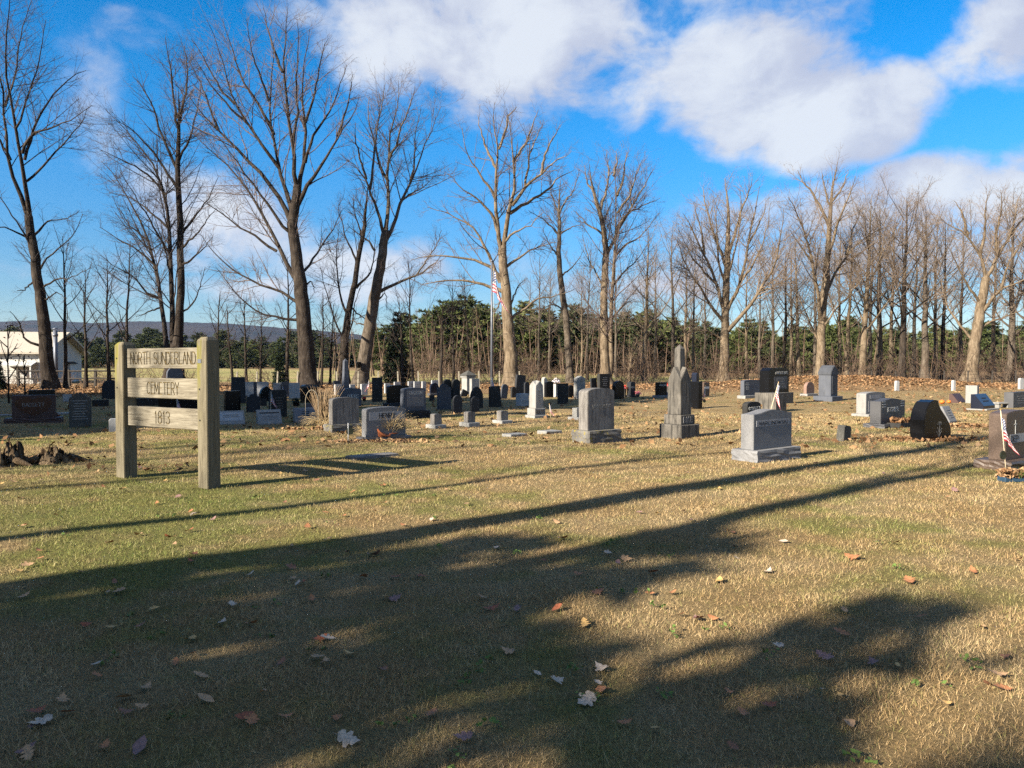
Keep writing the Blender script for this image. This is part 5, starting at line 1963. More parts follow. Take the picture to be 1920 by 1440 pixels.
stone('flat', 805, 814, 741, 751, 'sand_dark', 'tiny dark footstone in front of the shiny blue stone', .12, A0)
for (l, r, tp, bt, lb) in ((764, 775, 715, 733, 'first pale small stone in the back row right of the dark spruce'), (775, 789, 715, 733, 'second pale small stone in the back row right of the dark spruce'), (790, 799, 715, 733, 'third pale small stone in the back row right of the dark spruce'),
                           (808, 822, 713, 728, 'white stone showing above the shiny blue round topped stone'), (738, 751, 716, 730, 'white stone showing above the wide black stone'), (720, 732, 719, 738, 'white stone at the left end of the wide black stone')):
    stone('flat', l, r, tp, bt, 'marble_white', lb, .12, A0, None, None, False, [(3, 0, .5, .6, .6, 'ink_mid')])


def make_roofed():
    g = G(877, 739)
    g.y += .3
    sc = F / g.y
    root = empty('gravestone', g, R_(A0), 'little pale monument with a low pyramid roof', 'gravestone')
    k_ = 1 / sc / 1.38
    wb = 28 * k_
    obj('base', box_mesh('base', (wb * 1.12, wb * 1.12, .2), (0, 0, .06), .012), M['marble'], root)
    obj('die', box_mesh('die', (wb * .86, wb * .86, 25 / sc), (0, 0, .15 + 12.5 / sc), .01), M['marble'], root)
    obj('niche', prism_mesh('niche', profile('round', wb * .5, 18 / sc), .02, .003), M['slate_grey'], root, (0, -wb * .43 - .006, .22))
    obj('cornice', box_mesh('cornice', (wb * 1.05, wb * 1.05, 3 / sc), (0, 0, .15 + 26.5 / sc), .01), M['marble'], root)
    obj('roof', spire_mesh('roof', wb * 1.18, wb * 1.16, .05, 9 / sc, .15 + 28 / sc), M['tablet'], root)


make_roofed()
for (l, r, tp, bt, pl_, pr_, pb, lb) in ((806, 828, 776, 796, 801, 832, 803, 'small brownish headstone on a white plinth, left of three in a row'), (869, 891, 772, 792, 864, 896, 799, 'small headstone with dark stains on a white plinth, middle of three in a row'), (931, 953, 770, 788, 927, 956, 793, 'small grey headstone on a flat plinth, right of three in a row')):
    stone('serp', l, r, tp, bt, 'marble_stain', lb, .2, A0, (pl_, pr_, pb), 'marble')
stone('serp', 724, 767, 722, 755, 'black', 'wide black stone on a long plinth behind HENRY', .2, A0, (716, 772, 762), 'slate')
stone('flat', 697, 717, 708, 753, 'sand_dark', 'tall dark weathered slab above the HENRY stone', .16, A0)
stone('serp', 640, 677, 728, 762, 'bluestone', 'blue grey stone with carved wings above the tan streaked stone', .2, A0, None, None, False, [('CURTIS', 0, .55, .2, .62, 'ink_light', .16)])
stone('flat', 626, 640, 721, 741, 'marble_white', 'white block left of the blue grey winged stone', .16, A0, None, None, False, [(3, 0, .5, .6, .6, 'ink_brown')])
stone('flat', 624, 638, 714, 738, 'slate_grey', 'grey stone behind the white block by the thin obelisk', .14, A0)
stone('flat', 654, 666, 721, 740, 'marble_white', 'white stone just right of the thin obelisk', .14, A0)
stone('flat', 675, 689, 720, 741, 'marble_white', 'square white stone right of the blue grey winged stone', .16, A0)


def thin_obelisk():
    g = G(648, 745)
    sc = F / g.y
    root = empty('obelisk', g, R_(A0), 'thin dark obelisk with a lit white edge', 'gravestone')
    k_ = 1 / sc / 1.2
    obj('base', box_mesh('base', (22 * k_, 22 * k_, .5), (0, 0, .2), .01), M['bluestone'], root)
    obj('shaft', spire_mesh('shaft', 14.5 * k_, 8.5 * k_, 62 / sc, 5 / sc, 6 / sc), M['bluestone'], root)


thin_obelisk()
stone('slant', 405, 455, 771, 797, 'g_light', 'white panelled slanted marker touching the right sign post', .35, A0 - 12, None, None, False, [('panel', 0, .55, .7, .88, 'marble_white'), (2, 0, .6, .3, .6, 'ink_brown')])
stone('slant', 478, 525, 769, 796, 'g_light', 'slanted grey marker with a row of dark letters, middle of three', .4, A0 - 12, None, None, False, [(1, 0, .78, .22, .8, 'ink_dark'), (3, 0, .4, .4, .7, 'ink_mid')])
stone('slant', 548, 594, 765, 792, 'g_grey', 'slanted grey marker beside the tall dry grass clump', .35, A0 - 12, None, None, False, [('panel', 0, .5, .8, .86, 'panel_mid'), (3, 0, .55, .5, .5, 'ink_dark')])
stone('slant', 569, 598, 757, 772, 'navy', 'small blue slanted marker peeking out above another slanted marker', .3, A0 - 8)
stone('taper', 432, 460, 707, 757, 'slate', 'tallest near black slab right of the sign', .14, A0)
stone('flat', 419, 449, 733, 772, 'black', 'black block in front of the tallest near black slab', .2, A0)
stone('flat', 458, 475, 716, 744, 'marble_white', 'white stone right of the tallest near black slab, first of four', .1, A0 - 20)
stone('flat', 482, 503, 716, 744, 'marble_white', 'white stone, second of four behind the dark pyramid', .1, A0 - 20)
stone('flat', 512, 532, 718, 744, 'marble_white', 'white stone, third of four, above the flag on dark stone', .1, A0 - 20)
stone('flat', 541, 561, 718, 746, 'marble_white', 'white stone, fourth of four, brightest topped', .26, A0 - 20)
stone('flat', 470, 484, 716, 742, 'slate_grey', 'grey slab between the first two white stones', .1, A0)
stone('flat', 526, 541, 716, 744, 'slate_grey', 'grey slab between the last two white stones', .1, A0)
stone('shoulder', 462, 487, 738, 772, 'slate', 'dark shouldered slate before the first white stones', .09, A0)
stone('gothic', 485, 510, 724, 753, 'black', 'dark pyramid shaped stone before the second white stone', .2, A0)
stone('flat', 488, 499, 748, 762, 'sand_dark', 'tiny dark footstone below the dark pyramid', .12, A0)
stone('clipped', 503, 536, 731, 781, 'sand_dark', 'wide dark stone with a small flag at its pale edge', .24, A0, None, None, False, [(5, 0, .5, .5, .5, 'ink_brown')])
stone('serp', 562, 595, 721, 755, 'black', 'broad black stone with pale top at the foot of the largest maple', .34, A0, None, None, False, [('panel', 0, .9, .12, .9, 'g_dark')])
# left of and behind the sign
def heart(root, Wd, H, T, zb):
    pts = [(0, -.46), (.30, -.22), (.43, .08), (.42, .27), (.30, .40), (.14, .41), (0, .30), (-.14, .41), (-.30, .40), (-.42, .27), (-.43, .08), (-.30, -.22)]
    o = obj('heart', prism_mesh('heart', [(x * Wd, z * H * .98) for x, z in pts], .012, .003), M['g_redpol'], root, (0, -T / 2 - .005, zb + H * .52))
    obj('lettering', strokes_mesh('lettering', text_strokes('BASSETT', Wd * .5, H * .15), H * .02, .003, H * .03), M['ink_mid'], o, (0, -.006, H * .06))


stone('flat', 26, 97, 741, 783, 'g_red', 'red granite stone with a dark heart reading BASSETT', .22, A0 - 14, (14, 108, 793), None, True, sub=heart)
stone('flat', 54, 98, 731, 766, 'black', 'black stone showing just above the BASSETT stone', .3, A0 - 12)
stone('shoulder', 131, 168, 736, 801, 'tablet', 'lichen covered upright tablet left of the sign', .1, A0 - 20, None, None, False, [(8, 0, .5, .6, .7, 'ink_mid')])
stone('clipped', 203, 224, 785, 811, 'marble_white', 'small white stump of a stone close to the left sign post', .16, A0 - 10)
stone('flat', 117, 132, 740, 753, 'marble_white', 'small white block behind the lichen covered tablet', .2, A0 - 15)
stone('flat', 93, 101, 742, 754, 'marble_white', 'small white block right of the black stone', .16, A0 - 15)
stone('round', 192, 221, 712, 748, 'slate', 'dark rounded stone in the leaves left of the sign', .12, A0 - 10)
stone('flat', 172, 200, 750, 761, 'sand_dark', 'low dark flat stone right of the lichen covered tablet', .3, A0 - 15)
stone('round', 312, 341, 688, 735, 'bluestone', 'grey blue stone seen between the upper two sign boards', .25, A0)
stone('flat', 299, 378, 745, 778, 'black', 'long black stone seen between the lower sign boards', .2, A0 - 30)
stone('flat', 256, 300, 747, 760, 'sand_dark', 'low dark stone behind the left half of the sign', .3, A0 - 20)
# right-hand side
stone('clipped', 1571, 1596, 798, 825, 'tablet', 'small mossy footstone leaning on the open lawn', .16, A0, lean=(0, 9))
stone('slant', 1766, 1796, 762, 793, 'g_grey', 'grey slanted stone peeking out behind the glossy black curved stone', .28, A0, None, None, False, [(4, 0, .5, .7, .5, 'ink_mid')])
stone('flat', 1819, 1835, 723, 756, 'g_light', 'pale square granite pillar near the picture edge', .42, A0)
stone('slant', 1828, 1867, 739, 766, 'navy', 'glossy dark blue slanted stone in front of the pale pillar', .4, A0, (1820, 1872, 769), 'g_light', False, [(2, 0, .5, .5, .5, 'ink_dark')])
stone('slant', 1785, 1813, 738, 755, 'g_red', 'dull red slanted marker near the pumpkins', .35, A0)
stone('flat', 1890, 1930, 735, 763, 'g_dark', 'dark speckled granite stone cut by the picture edge', .3, A0, None, None, False, [(4, 0, .5, .6, .6, 'ink_mid')])


def brown_right():
    g = G(1905, 893)
    c0 = G(1872, 884)
    root = empty('gravestone', (c0.x + .52, c0.y + .52, 0), R_(A0 - 3), 'brown granite stone with a white cross behind the nearest flag', 'gravestone')
    sc = F / root.location.y
    Wd, H, T = .95, 90 / sc, .24
    obj('base', rough_block('base', (Wd + .3, T + .26, .22), .02, 6, -.08), M['g_brown'], root)
    obj('die', prism_mesh('die', profile('serp', Wd, H), T), M['g_brown'], root, (0, 0, .14))
    obj('cross', strokes_mesh('cross', [[(0, -.1), (0, .1)], [(-.045, .045), (.045, .045)]], .016, .003), M['ink_light'], root, (-.16, -T / 2 - .001, H * .85))
    obj('panel', box_mesh('panel', (Wd * .8, .004, .13), bev=0), M['panel'], root, (.04, -T / 2 - .002, H * .62))
    obj('lettering', strokes_mesh('lettering', text_strokes('DEP', .26, .085), .012, .003, .02), M['ink_dark'], root, (-.2, -T / 2 - .0045, H * .62))


brown_right()
# flat markers in the grass
for i, (l, r, t_, b_, lb) in enumerate(((947, 983, 813, 823, 'flat grey marker sunk in the grass, left of two left of WHEELOCK'), (1013, 1048, 808, 816, 'flat grey marker sunk in the grass, right of two left of WHEELOCK'), (655, 742, 855, 863, 'long flat ledger edge in the grass above the sign shadow'),
                                        (-20, 27, 774, 788, 'pale flat ledger slab left of BASSETT'), (104, 131, 771, 784, 'pale flat ledger slab between BASSETT and the tablet'))):
    g = G((l + r) / 2, (t_ + b_) / 2)
    sc = F / g.y
    o = obj('flat_marker', rough_block('flat_marker', ((r - l) / sc * 1.05, .32, .10), .012, 4, -.04), M['g_light' if i != 2 else 'marble_stain'], None, g, (0, 0, R_(A0 - (0 if i < 3 else 20))))
    tag(o, lb, 'grave marker')
# white boundary posts at the back
for l, r, t_, b_, lb in ((1677, 1686, 714, 733, 'short white boundary post nearest the gothic monument'), (1784, 1791, 713, 733, 'short white boundary post in the middle of three'), (1908, 1920, 709, 731, 'short white boundary post at the picture edge')):
    g = G((l + r) / 2, b_)
    sc = F / g.y
    o = obj('boundary_post', prism_mesh('boundary_post', profile('clipped', (r - l) / sc * .85, (b_ - t_) / sc + .1), .15), M['marble_white'], None, (g.x, g.y, -.1), (0, 0, R_(20)))
    tag(o, lb, 'post', 'white boundary posts')

# ------------------------------------------------------------------ flags
def cloth_mesh(name, hoist, fly, droop, out, nx_=16, ny_=10, seed=0, fold=.03):
    """flag hanging from a staff: u along the fly, v down the hoist; droop in 0..1"""
    rr = random.Random(seed)
    ph = rr.uniform(0, 6)
    V, UV = [], []
    for j in range(ny_ + 1):
        v = j / ny_
        for i in range(nx_ + 1):
            u = i / nx_
            ang = R_(90) * droop * (1 - .25 * v) * min(1, u * 3 + .25)
            x = fly * u * math.cos(ang) * out
            z = -v * hoist * (1 - .25 * u * droop) - fly * u * math.sin(ang)
            y = fold * math.sin(u * 9 + v * 2.5 + ph) * u ** .5 + fold * .5 * math.sin(u * 17 - v * 4 + ph)
            V.append((x, y, z))
            UV.append((u, 1 - v))
    Fc = []
    for j in range(ny_):
        for i in range(nx_):
            a = j * (nx_ + 1) + i
            Fc.append((a, a + 1, a + nx_ + 2, a + nx_ + 1))
    me = np_mesh(name, V, [np.array(Fc)])
    uvl = me.uv_layers.new(name='UVMap')
    idx = np.zeros(len(me.loops), dtype=np.int32)
    me.loops.foreach_get('vertex_index', idx)
    uvl.data.foreach_set('uv', np.array(UV, dtype=np.float32)[idx].ravel())
    return me


def rod(name, h, r, seg=8, r2=None):
    bm = bmesh.new()
    bmesh.ops.create_cone(bm, cap_ends=True, segments=seg, radius1=r, radius2=r2 if r2 is not None else r, depth=h)
    bmesh.ops.translate(bm, verts=list(bm.verts), vec=(0, 0, h / 2))
    return bm_mesh(name, bm, True)


def small_flag(px, top, bot, label, cl_top, cl_h, fly, rz=0.0, lean=(0, 0), droop=.72, out=1.0, mat='flag', medal=False, seed=1, d=None, r=.005):
    """px: staff foot; top, bot: staff ends; cl_top: where the cloth begins (fraction from the top)"""
    g = G(px, bot) if d is None else W(px, bot, d)
    sc = F / g.y
    H = (bot - top) / sc
    root = empty('small_flag', g, 0, label, 'flag', 'small flags on graves')
    root.rotation_euler = (R_(lean[0]), R_(lean[1]), R_(rz))
    obj('staff', rod('staff', H + .05, r), M['stick'], root, (0, 0, -.05))
    bm = bmesh.new()
    bmesh.ops.create_uvsphere(bm, u_segments=8, v_segments=6, radius=r * 2)
    obj('finial', bm_mesh('finial', bm, True), M['leaf_gold'], root, (0, 0, H))
    obj('cloth', cloth_mesh('cloth', cl_h / sc, fly / sc, droop, out, seed=seed, fold=.018), M[mat], root, (r * 1.2 * (1 if out > 0 else -1), 0, H * (1 - cl_top)))
    if medal:
        bm = bmesh.new()
        bmesh.ops.create_cone(bm, cap_ends=True, segments=18, radius1=.062, radius2=.062, depth=.012)
        obj('medallion', bm_mesh('medallion', bm), M['bronze'], root, (-.03, -.02, H * .32), (math.pi / 2, 0, R_(30)))
    return root


small_flag(1887, 766, 892, 'nearest small flag on a leaning staff before the brown granite stone', .12, 44, 56, -8, (3, -7), .86, 1.0, medal=True, seed=3, r=.006)
small_flag(1441, 714, 784, 'small flag tilted over the low block behind MARCINOWSKI', .06, 25, 40, 0, (0, 15), .80, 1.0, seed=5, r=.007)
small_flag(707, 776, 822, 'small flag stuck in a terracotta pot in front of HENRY', .18, 22, 26, 0, (0, -5), .88, -1.0, seed=2)
small_flag(1033, 757, 787, 'small flag right of the pale gable monument', .08, 14, 17, 0, (0, -6), .85, 1.0, seed=7)
small_flag(1322, 723, 765, 'small flag with medallion before the reddish brown stone', .12, 16, 22, 0, (0, 0), .9, -1.0, medal=True, seed=8)
small_flag(507, 734, 782, 'small flag at the pale edge of a wide dark stone', .08, 16, 20, 0, (0, 2), .75, 1.0, seed=9)
small_flag(332, 742, 790, 'small flag glimpsed between the lower sign boards', .12, 16, 18, 0, (0, 0), .75, 1.0, seed=10)
small_flag(922, 705, 752, 'small flag on the dark slab at the flagpole foot', .06, 16, 18, 0, (0, 0), .8, 1.0, seed=11, mat='flag_old')
small_flag(664, 730, 760, 'small flag above the tan streaked stone', .1, 12, 15, 0, (0, 4), .7, 1.0, seed=12)
small_flag(692, 712, 741, 'faded small flag by the square white stone', .06, 12, 15, 0, (0, 0), .8, -1.0, seed=13, mat='flag_old')
small_flag(533, 722, 748, 'small flag among the four white stones', .1, 12, 13, 0, (0, -8), .8, 1.0, seed=15)


def big_flag():
    D = 43.0
    g = W(922, 700, D)
    g.z = 0
    H = W(922, 491, D).z
    root = empty('flagpole', g, 0, 'tall grey flagpole rising from the dark stones', 'flagpole')
    obj('pole', rod('pole', H, .075, 12, .045), M['pole'], root)
    bm = bmesh.new()
    bmesh.ops.create_uvsphere(bm, u_segments=10, v_segments=8, radius=.07)
    obj('finial', bm_mesh('finial', bm, True), M['pole'], root, (0, 0, H + .05))
    obj('halyard', rod('halyard', H * .85, .006, 5), M['stick'], root, (.09, 0, H * .1))
    f = obj('flag', cloth_mesh('flag', 1.25, 2.0, .84, 1.0, 26, 14, 4, .09), M['flag_old'], None, (g.x + .06, D - .02, W(922, 506, D).z))
    tag(f, 'large faded flag hanging limp from the tall pole', 'flag')


big_flag()

# white stick with a round medallion between the streaked stone and HENRY
g = G(653, 831)
r_ = empty('grave_marker', g, 0, 'white stick with a round medallion left of HENRY', 'grave marker')
obj('stick', rod('stick', 38 / (F / g.y), .009), M['white'], r_)
bm = bmesh.new()
bmesh.ops.create_cone(bm, cap_ends=True, segments=16, radius1=.075, radius2=.075, depth=.015)
obj('medallion', bm_mesh('medallion', bm), M['bronze'], r_, (.03, .015, .24), (math.pi / 2, 0, R_(25)))


# ------------------------------------------------------------------ pots, plants, planters
def pot_mesh(name, r1, r2, h, seg=14):
    bm = bmesh.new()
    prof = [(r1 * .2, 0), (r1, 0), (r2, h * .86), (r2 * 1.12, h * .86), (r2 * 1.12, h), (r2 * .92, h), (r2 * .88, h * .85), (0.001, h * .84)]
    rings = [[bm.verts.new((r * math.cos(6.2832 * i / seg), r * math.sin(6.2832 * i / seg), z)) for i in range(seg)] for r, z in prof]
    for a, b in zip(rings[:-1], rings[1:]):
        for i in range(seg):
            j = (i + 1) % seg
            bm.faces.new((a[i], a[j], b[j], b[i]))
    return bm_mesh(name, bm, True)


def tuft(name, n, h, spread, mat, droop=.25, r=.004, base_r=.08, k=6):
    P, Rr = [], []
    for i in range(n):
        th = random.uniform(0, 6.28)
        p = np.array([math.cos(th) * base_r * random.random(), math.sin(th) * base_r * random.random(), 0.0])
        d = np.array([math.cos(th) * random.uniform(0, spread), math.sin(th) * random.uniform(0, spread), 1.0])
        d /= np.linalg.norm(d)
        q = [p]
        L = h * random.uniform(.55, 1.15)
        for j in range(k - 1):
            d = d + np.array([math.cos(th) * .06, math.sin(th) * .06, -droop * (j / k)]) + rng.normal(0, .05, 3)
            d /= np.linalg.norm(d)
            q.append(q[-1] + d * L / (k - 1))
        P.append(q)
        Rr.append(np.linspace(r, r * .4, k))
    g_ = Geo()
    g_.tubes(np.array(P), np.array(Rr), 3)
    return g_.mesh(name)


def blossom(name, n, r, size, mat):
    pts = rng.normal(size=(n, 3))
    pts /= np.linalg.norm(pts, axis=1, keepdims=True)
    pts *= r * rng.uniform(.4, 1, (n, 1))
    pts[:, 2] = np.abs(pts[:, 2])
    return leaf_cloud(name, pts, size, None, '', 1.0)


def flower_pot(px, py, label, potmat, flmat, r=.10, fr=.14, cat='flower pot', n=120, h=None):
    g = G(px, py)
    root = empty('flower_pot', g, 0, label, cat)
    h = h or r * 1.4
    obj('pot', pot_mesh('pot', r * .7, r, h), M[potmat], root)
    obj('flowers', blossom('flowers', n, fr, .035, None), M[flmat], root, (0, 0, h * .9))
    return root


g = G(710, 826)
g.y += .02
r_ = empty('flower_pot', g, 0, 'tipped terracotta pot at the foot of the small flag before HENRY', 'flower pot')
obj('pot', pot_mesh('pot', .11, .15, .2), M['terra'], r_, (0, 0, .05), (R_(15), R_(38), 0))
g = G(733, 824)
r_ = empty('flower_pot', g, 0, 'terracotta pot of arching dry grass before HENRY', 'flower pot')
obj('pot', pot_mesh('pot', .11, .15, .15), M['terra'], r_)
obj('dry_grass', tuft('dry_grass', 420, .56, .9, None, .42, .0045, .12), M['straw'], r_, (0, 0, .1))
g = G(690, 824)
o = obj('dry_plant', tuft('dry_plant', 160, .36, .8, None, .4, .004, .1), M['straw'], None, g)
tag(o, 'low dry straw plant at the left foot of HENRY', 'plant')
# tall dead clump with a wire hoop
g = G(609, 797)
r_ = empty('dead_plant', g, 0, 'tall clump of dead stalks between the slanted marker and tan streaked stone', 'plant')
obj('stems', tuft('stems', 190, .95, .16, None, .03, .0085, .17), M['straw_dark'], r_)
obj('fallen_straw', tuft('fallen_straw', 260, .62, 2.6, None, .75, .006, .3), M['straw'], r_, (.12, -.1, .02))
g = G(597, 800)
th = np.linspace(0, math.pi, 14)
P = np.stack([-.16 + .16 * np.cos(th), 0 * th, .62 + .3 * np.sin(th)], 1)
P = np.vstack([[.0, 0, 0], P, [-.32, 0, 0]])
gg = Geo()
gg.tubes(P[None], np.full((1, len(P)), .008), 5)
tag(obj('wire_hoop', gg.mesh('wire_hoop'), M['fence'], None, g), 'pale wire trellis hoop left of the dead stalks', 'trellis')
flower_pot(555, 762, 'dark planter before the fourth white stone', 'iron', 'spruce', .13, .16)
flower_pot(1196, 744, 'pink flowers beside the small dark green grey stone', 'g_grey', 'pinkfl', .1, .17)
flower_pot(1171, 744, 'red flowers beside the black round shouldered stone', 'g_grey', 'redfl', .08, .14, h=.45)
flower_pot(1253, 741, 'pink flowers left of the RICE obelisk', 'g_grey', 'redfl', .08, .16, h=.5)
flower_pot(1043, 744, 'white flower wreath on a stand behind the dark slabs', 'g_grey', 'whitefl', .05, .2, h=.75)
flower_pot(1517, 716 + 24, 'pale flowers in front of the small pink stone', 'g_grey', 'leaf_gold', .06, .1, h=.1)
flower_pot(104, 790, 'small pot of rust flowers right of BASSETT', 'iron', 'leaf_rust', .09, .12)
flower_pot(683, 752, 'small dark pot with red cone beside the winged stone', 'iron', 'redfl', .08, .07)
for px, py, lb, s in ((1766, 757, 'small pumpkin, left one by the dull red marker', .10), (1779, 756, 'small pumpkin, right one by the dull red marker', .08)):
    bm = bmesh.new()
    bmesh.ops.create_uvsphere(bm, u_segments=16, v_segments=10, radius=s)
    for v in bm.verts:
        a = math.atan2(v.co.y, v.co.x)
        k_ = 1 + .07 * math.cos(8 * a)
        v.co.x *= k_
        v.co.y *= k_
        v.co.z *= .78
    g = G(px, py)
    r_ = empty('pumpkin', g, 0, lb, 'pumpkin')
    obj('fruit', bm_mesh('fruit', bm, True), M['orange'], r_, (0, 0, s * .75))
    obj('stem', rod('stem', .05, .012, 6, .008), M['straw_dark'], r_, (0, 0, s * 1.4))
# planter by FISHER
g = G(1692, 802)
r_ = empty('planter', g, R_(A0), 'dark trough planter full of leaves before FISHER', 'planter')
for dx, dy, sx, sy in ((0, -.16, .9, .02), (0, .16, .9, .02), (-.44, 0, .02, .30), (.44, 0, .02, .30)):
    obj('side', box_mesh('side', (sx, sy, .16), (0, 0, .06), .003), M['iron'], r_, (dx, dy, 0))
obj('leaves', leaf_cloud('leaves', np.stack([rng.uniform(-.42, .42, 260), rng.uniform(-.14, .14, 260), rng.uniform(.08, .24, 260)], 1), .055, None, '', 1.0), M['litter'], r_)
obj('plant', tuft('plant', 26, .3, .5, None, .2, .007, .07), M['greenfl'], r_, (.3, 0, .1))
# flower box at the right edge
g = G(1898, 903)
r_ = empty('flower_box', g, R_(8), 'dark blue tray of dried orange flowers below the nearest flag', 'flower box')
obj('tray', box_mesh('tray', (.34, .15, .07), (0, 0, .035), .01), M['bluepot'], r_)
obj('flowers', leaf_cloud('flowers', np.stack([rng.uniform(-.17, .22, 420), rng.uniform(-.09, .09, 420), rng.uniform(.06, .17, 420)], 1), .028, None, '', 1.0), M['litter'], r_)
obj('stems', tuft('stems', 60, .16, .9, None, .2, .003, .1), M['greenfl'], r_, (.04, 0, .05))
# stone bench slab at the right
g = G(1878, 764)
r_ = empty('bench', g, R_(20), 'low grey stone bench between the blue slant and speckled granite', 'bench')
obj('seat', box_mesh('seat', (.62, .26, .06), (0, 0, .16), .008), M['g_light'], r_)
for s in (-1, 1):
    obj('leg', box_mesh('leg', (.1, .2, .16), (s * .22, 0, .06), .006), M['g_light'], r_)

# leaf drifts round the black stone, at the right stones and the pots: loose small leaves, uncountable
def drift(px, py, n, rx, ry, label, mat='litter', size=.05):
    g = G(px, py)
    pts = np.stack([rng.normal(0, rx, n), rng.normal(0, ry, n), rng.uniform(.01, .06, n)], 1)
    o = obj('leaf_drift', leaf_cloud('leaf_drift', pts, size, None, '', .7), M[mat], None, g)
    tag(o, label, 'leaves', kind='stuff')


drift(1730, 826, 420, .62, .22, 'drift of dry leaves round the glossy black curved stone')
drift(1815, 800, 260, .5, .3, 'drift of leaves behind the glossy black curved stone')
drift(712, 830, 420, .48, .12, 'straw and leaf scraps before HENRY')
drift(30, 866, 300, .5, .16, 'rust leaves gathered between the two stumps')
drift(620, 806, 300, .6, .2, 'straw spilled before the tan streaked stone')
drift(300, 880, 40, .7, .2, 'few curled leaves under the sign')


# ------------------------------------------------------------------ rotten stumps
def stump(px0, px1, top, bot, label, seed, loc=None):
    rr = np.random.default_rng(seed)
    g = G((px0 + px1) / 2, bot)
    sc = F / g.y
    w_, h_ = (px1 - px0) / sc, (bot - top) / sc
    root = empty('tree_stump', g, 0, label, 'tree stump')
    n = 44
    for ring in range(2):
        V = []
        rings = 9
        ph = rr.uniform(0, 6, 6)
        for i in range(rings):
            f = i / (rings - 1)
            for j in range(n):
                a = 6.2832 * j / n
                lob = 1 + .16 * math.sin(3 * a + ph[0]) + .12 * math.sin(5 * a + ph[1]) + .08 * math.sin(9 * a + ph[2])
                rad = w_ / 2 * (1.15 - .45 * f ** .7) * lob * (.62 if ring else 1)
                jag = h_ * (.80 + .30 * math.sin(2 * a + ph[3]) + .28 * math.sin(7 * a + ph[4]) + rr.uniform(-.38, .38)) * (1.0 if not ring else 1.15)
                z = f * max(.15 * h_, jag) + rr.normal(0, .012) * f - .05
                V.append((rad * math.cos(a) + rr.normal(0, .014), rad * .8 * math.sin(a) + rr.normal(0, .014), z))
        Fc = []
        for i in range(rings - 1):
            for j in range(n):
                k_ = (j + 1) % n
                Fc.append((i * n + j, i * n + k_, (i + 1) * n + k_, (i + 1) * n + j))
        V.append((0, 0, h_ * .22))
        tri = [((rings - 1) * n + j, (rings - 1) * n + (j + 1) % n, len(V) - 1) for j in range(n)]
        obj('wood' if ring else 'shell', np_mesh('shell', V, [np.array(Fc), np.array(tri)], False), M['stump'], root)
    P = []
    for k_ in range(5):
        a = rr.uniform(0, 6.28)
        d = np.array([math.cos(a), math.sin(a) * .8])
        P.append([(d[0] * w_ * .4, d[1] * w_ * .4, .08), (d[0] * w_ * .62, d[1] * w_ * .62, .05), (d[0] * w_ * .95, d[1] * w_ * .9, -.01)])
    for q in P:
        gg = Geo()
        gg.tubes([q], [[.06, .045, .02]], 7)
        obj('root', gg.mesh('root'), M['stump'], root)


stump(66, 132, 842, 866, 'jagged rotten stump left of the sign', 3)
stump(-28, 42, 838, 872, 'jagged rotten stump cut by the picture edge', 4)

# bucket on the leaning maple
b0 = W(672, 690, 51.2)
r_ = empty('bucket', b0, 0, 'black bucket hung on the trunk of the leaning maple', 'bucket')
obj('pail', pot_mesh('pail', .14, .185, .42), M['iron'], r_)
th = np.linspace(0, math.pi, 10)
gg = Geo()
gg.tubes([np.stack([.19 * np.cos(th), 0 * th, .42 + .14 * np.sin(th)], 1)], [np.full(10, .008)], 5)
obj('handle', gg.mesh('handle'), M['iron'], r_)


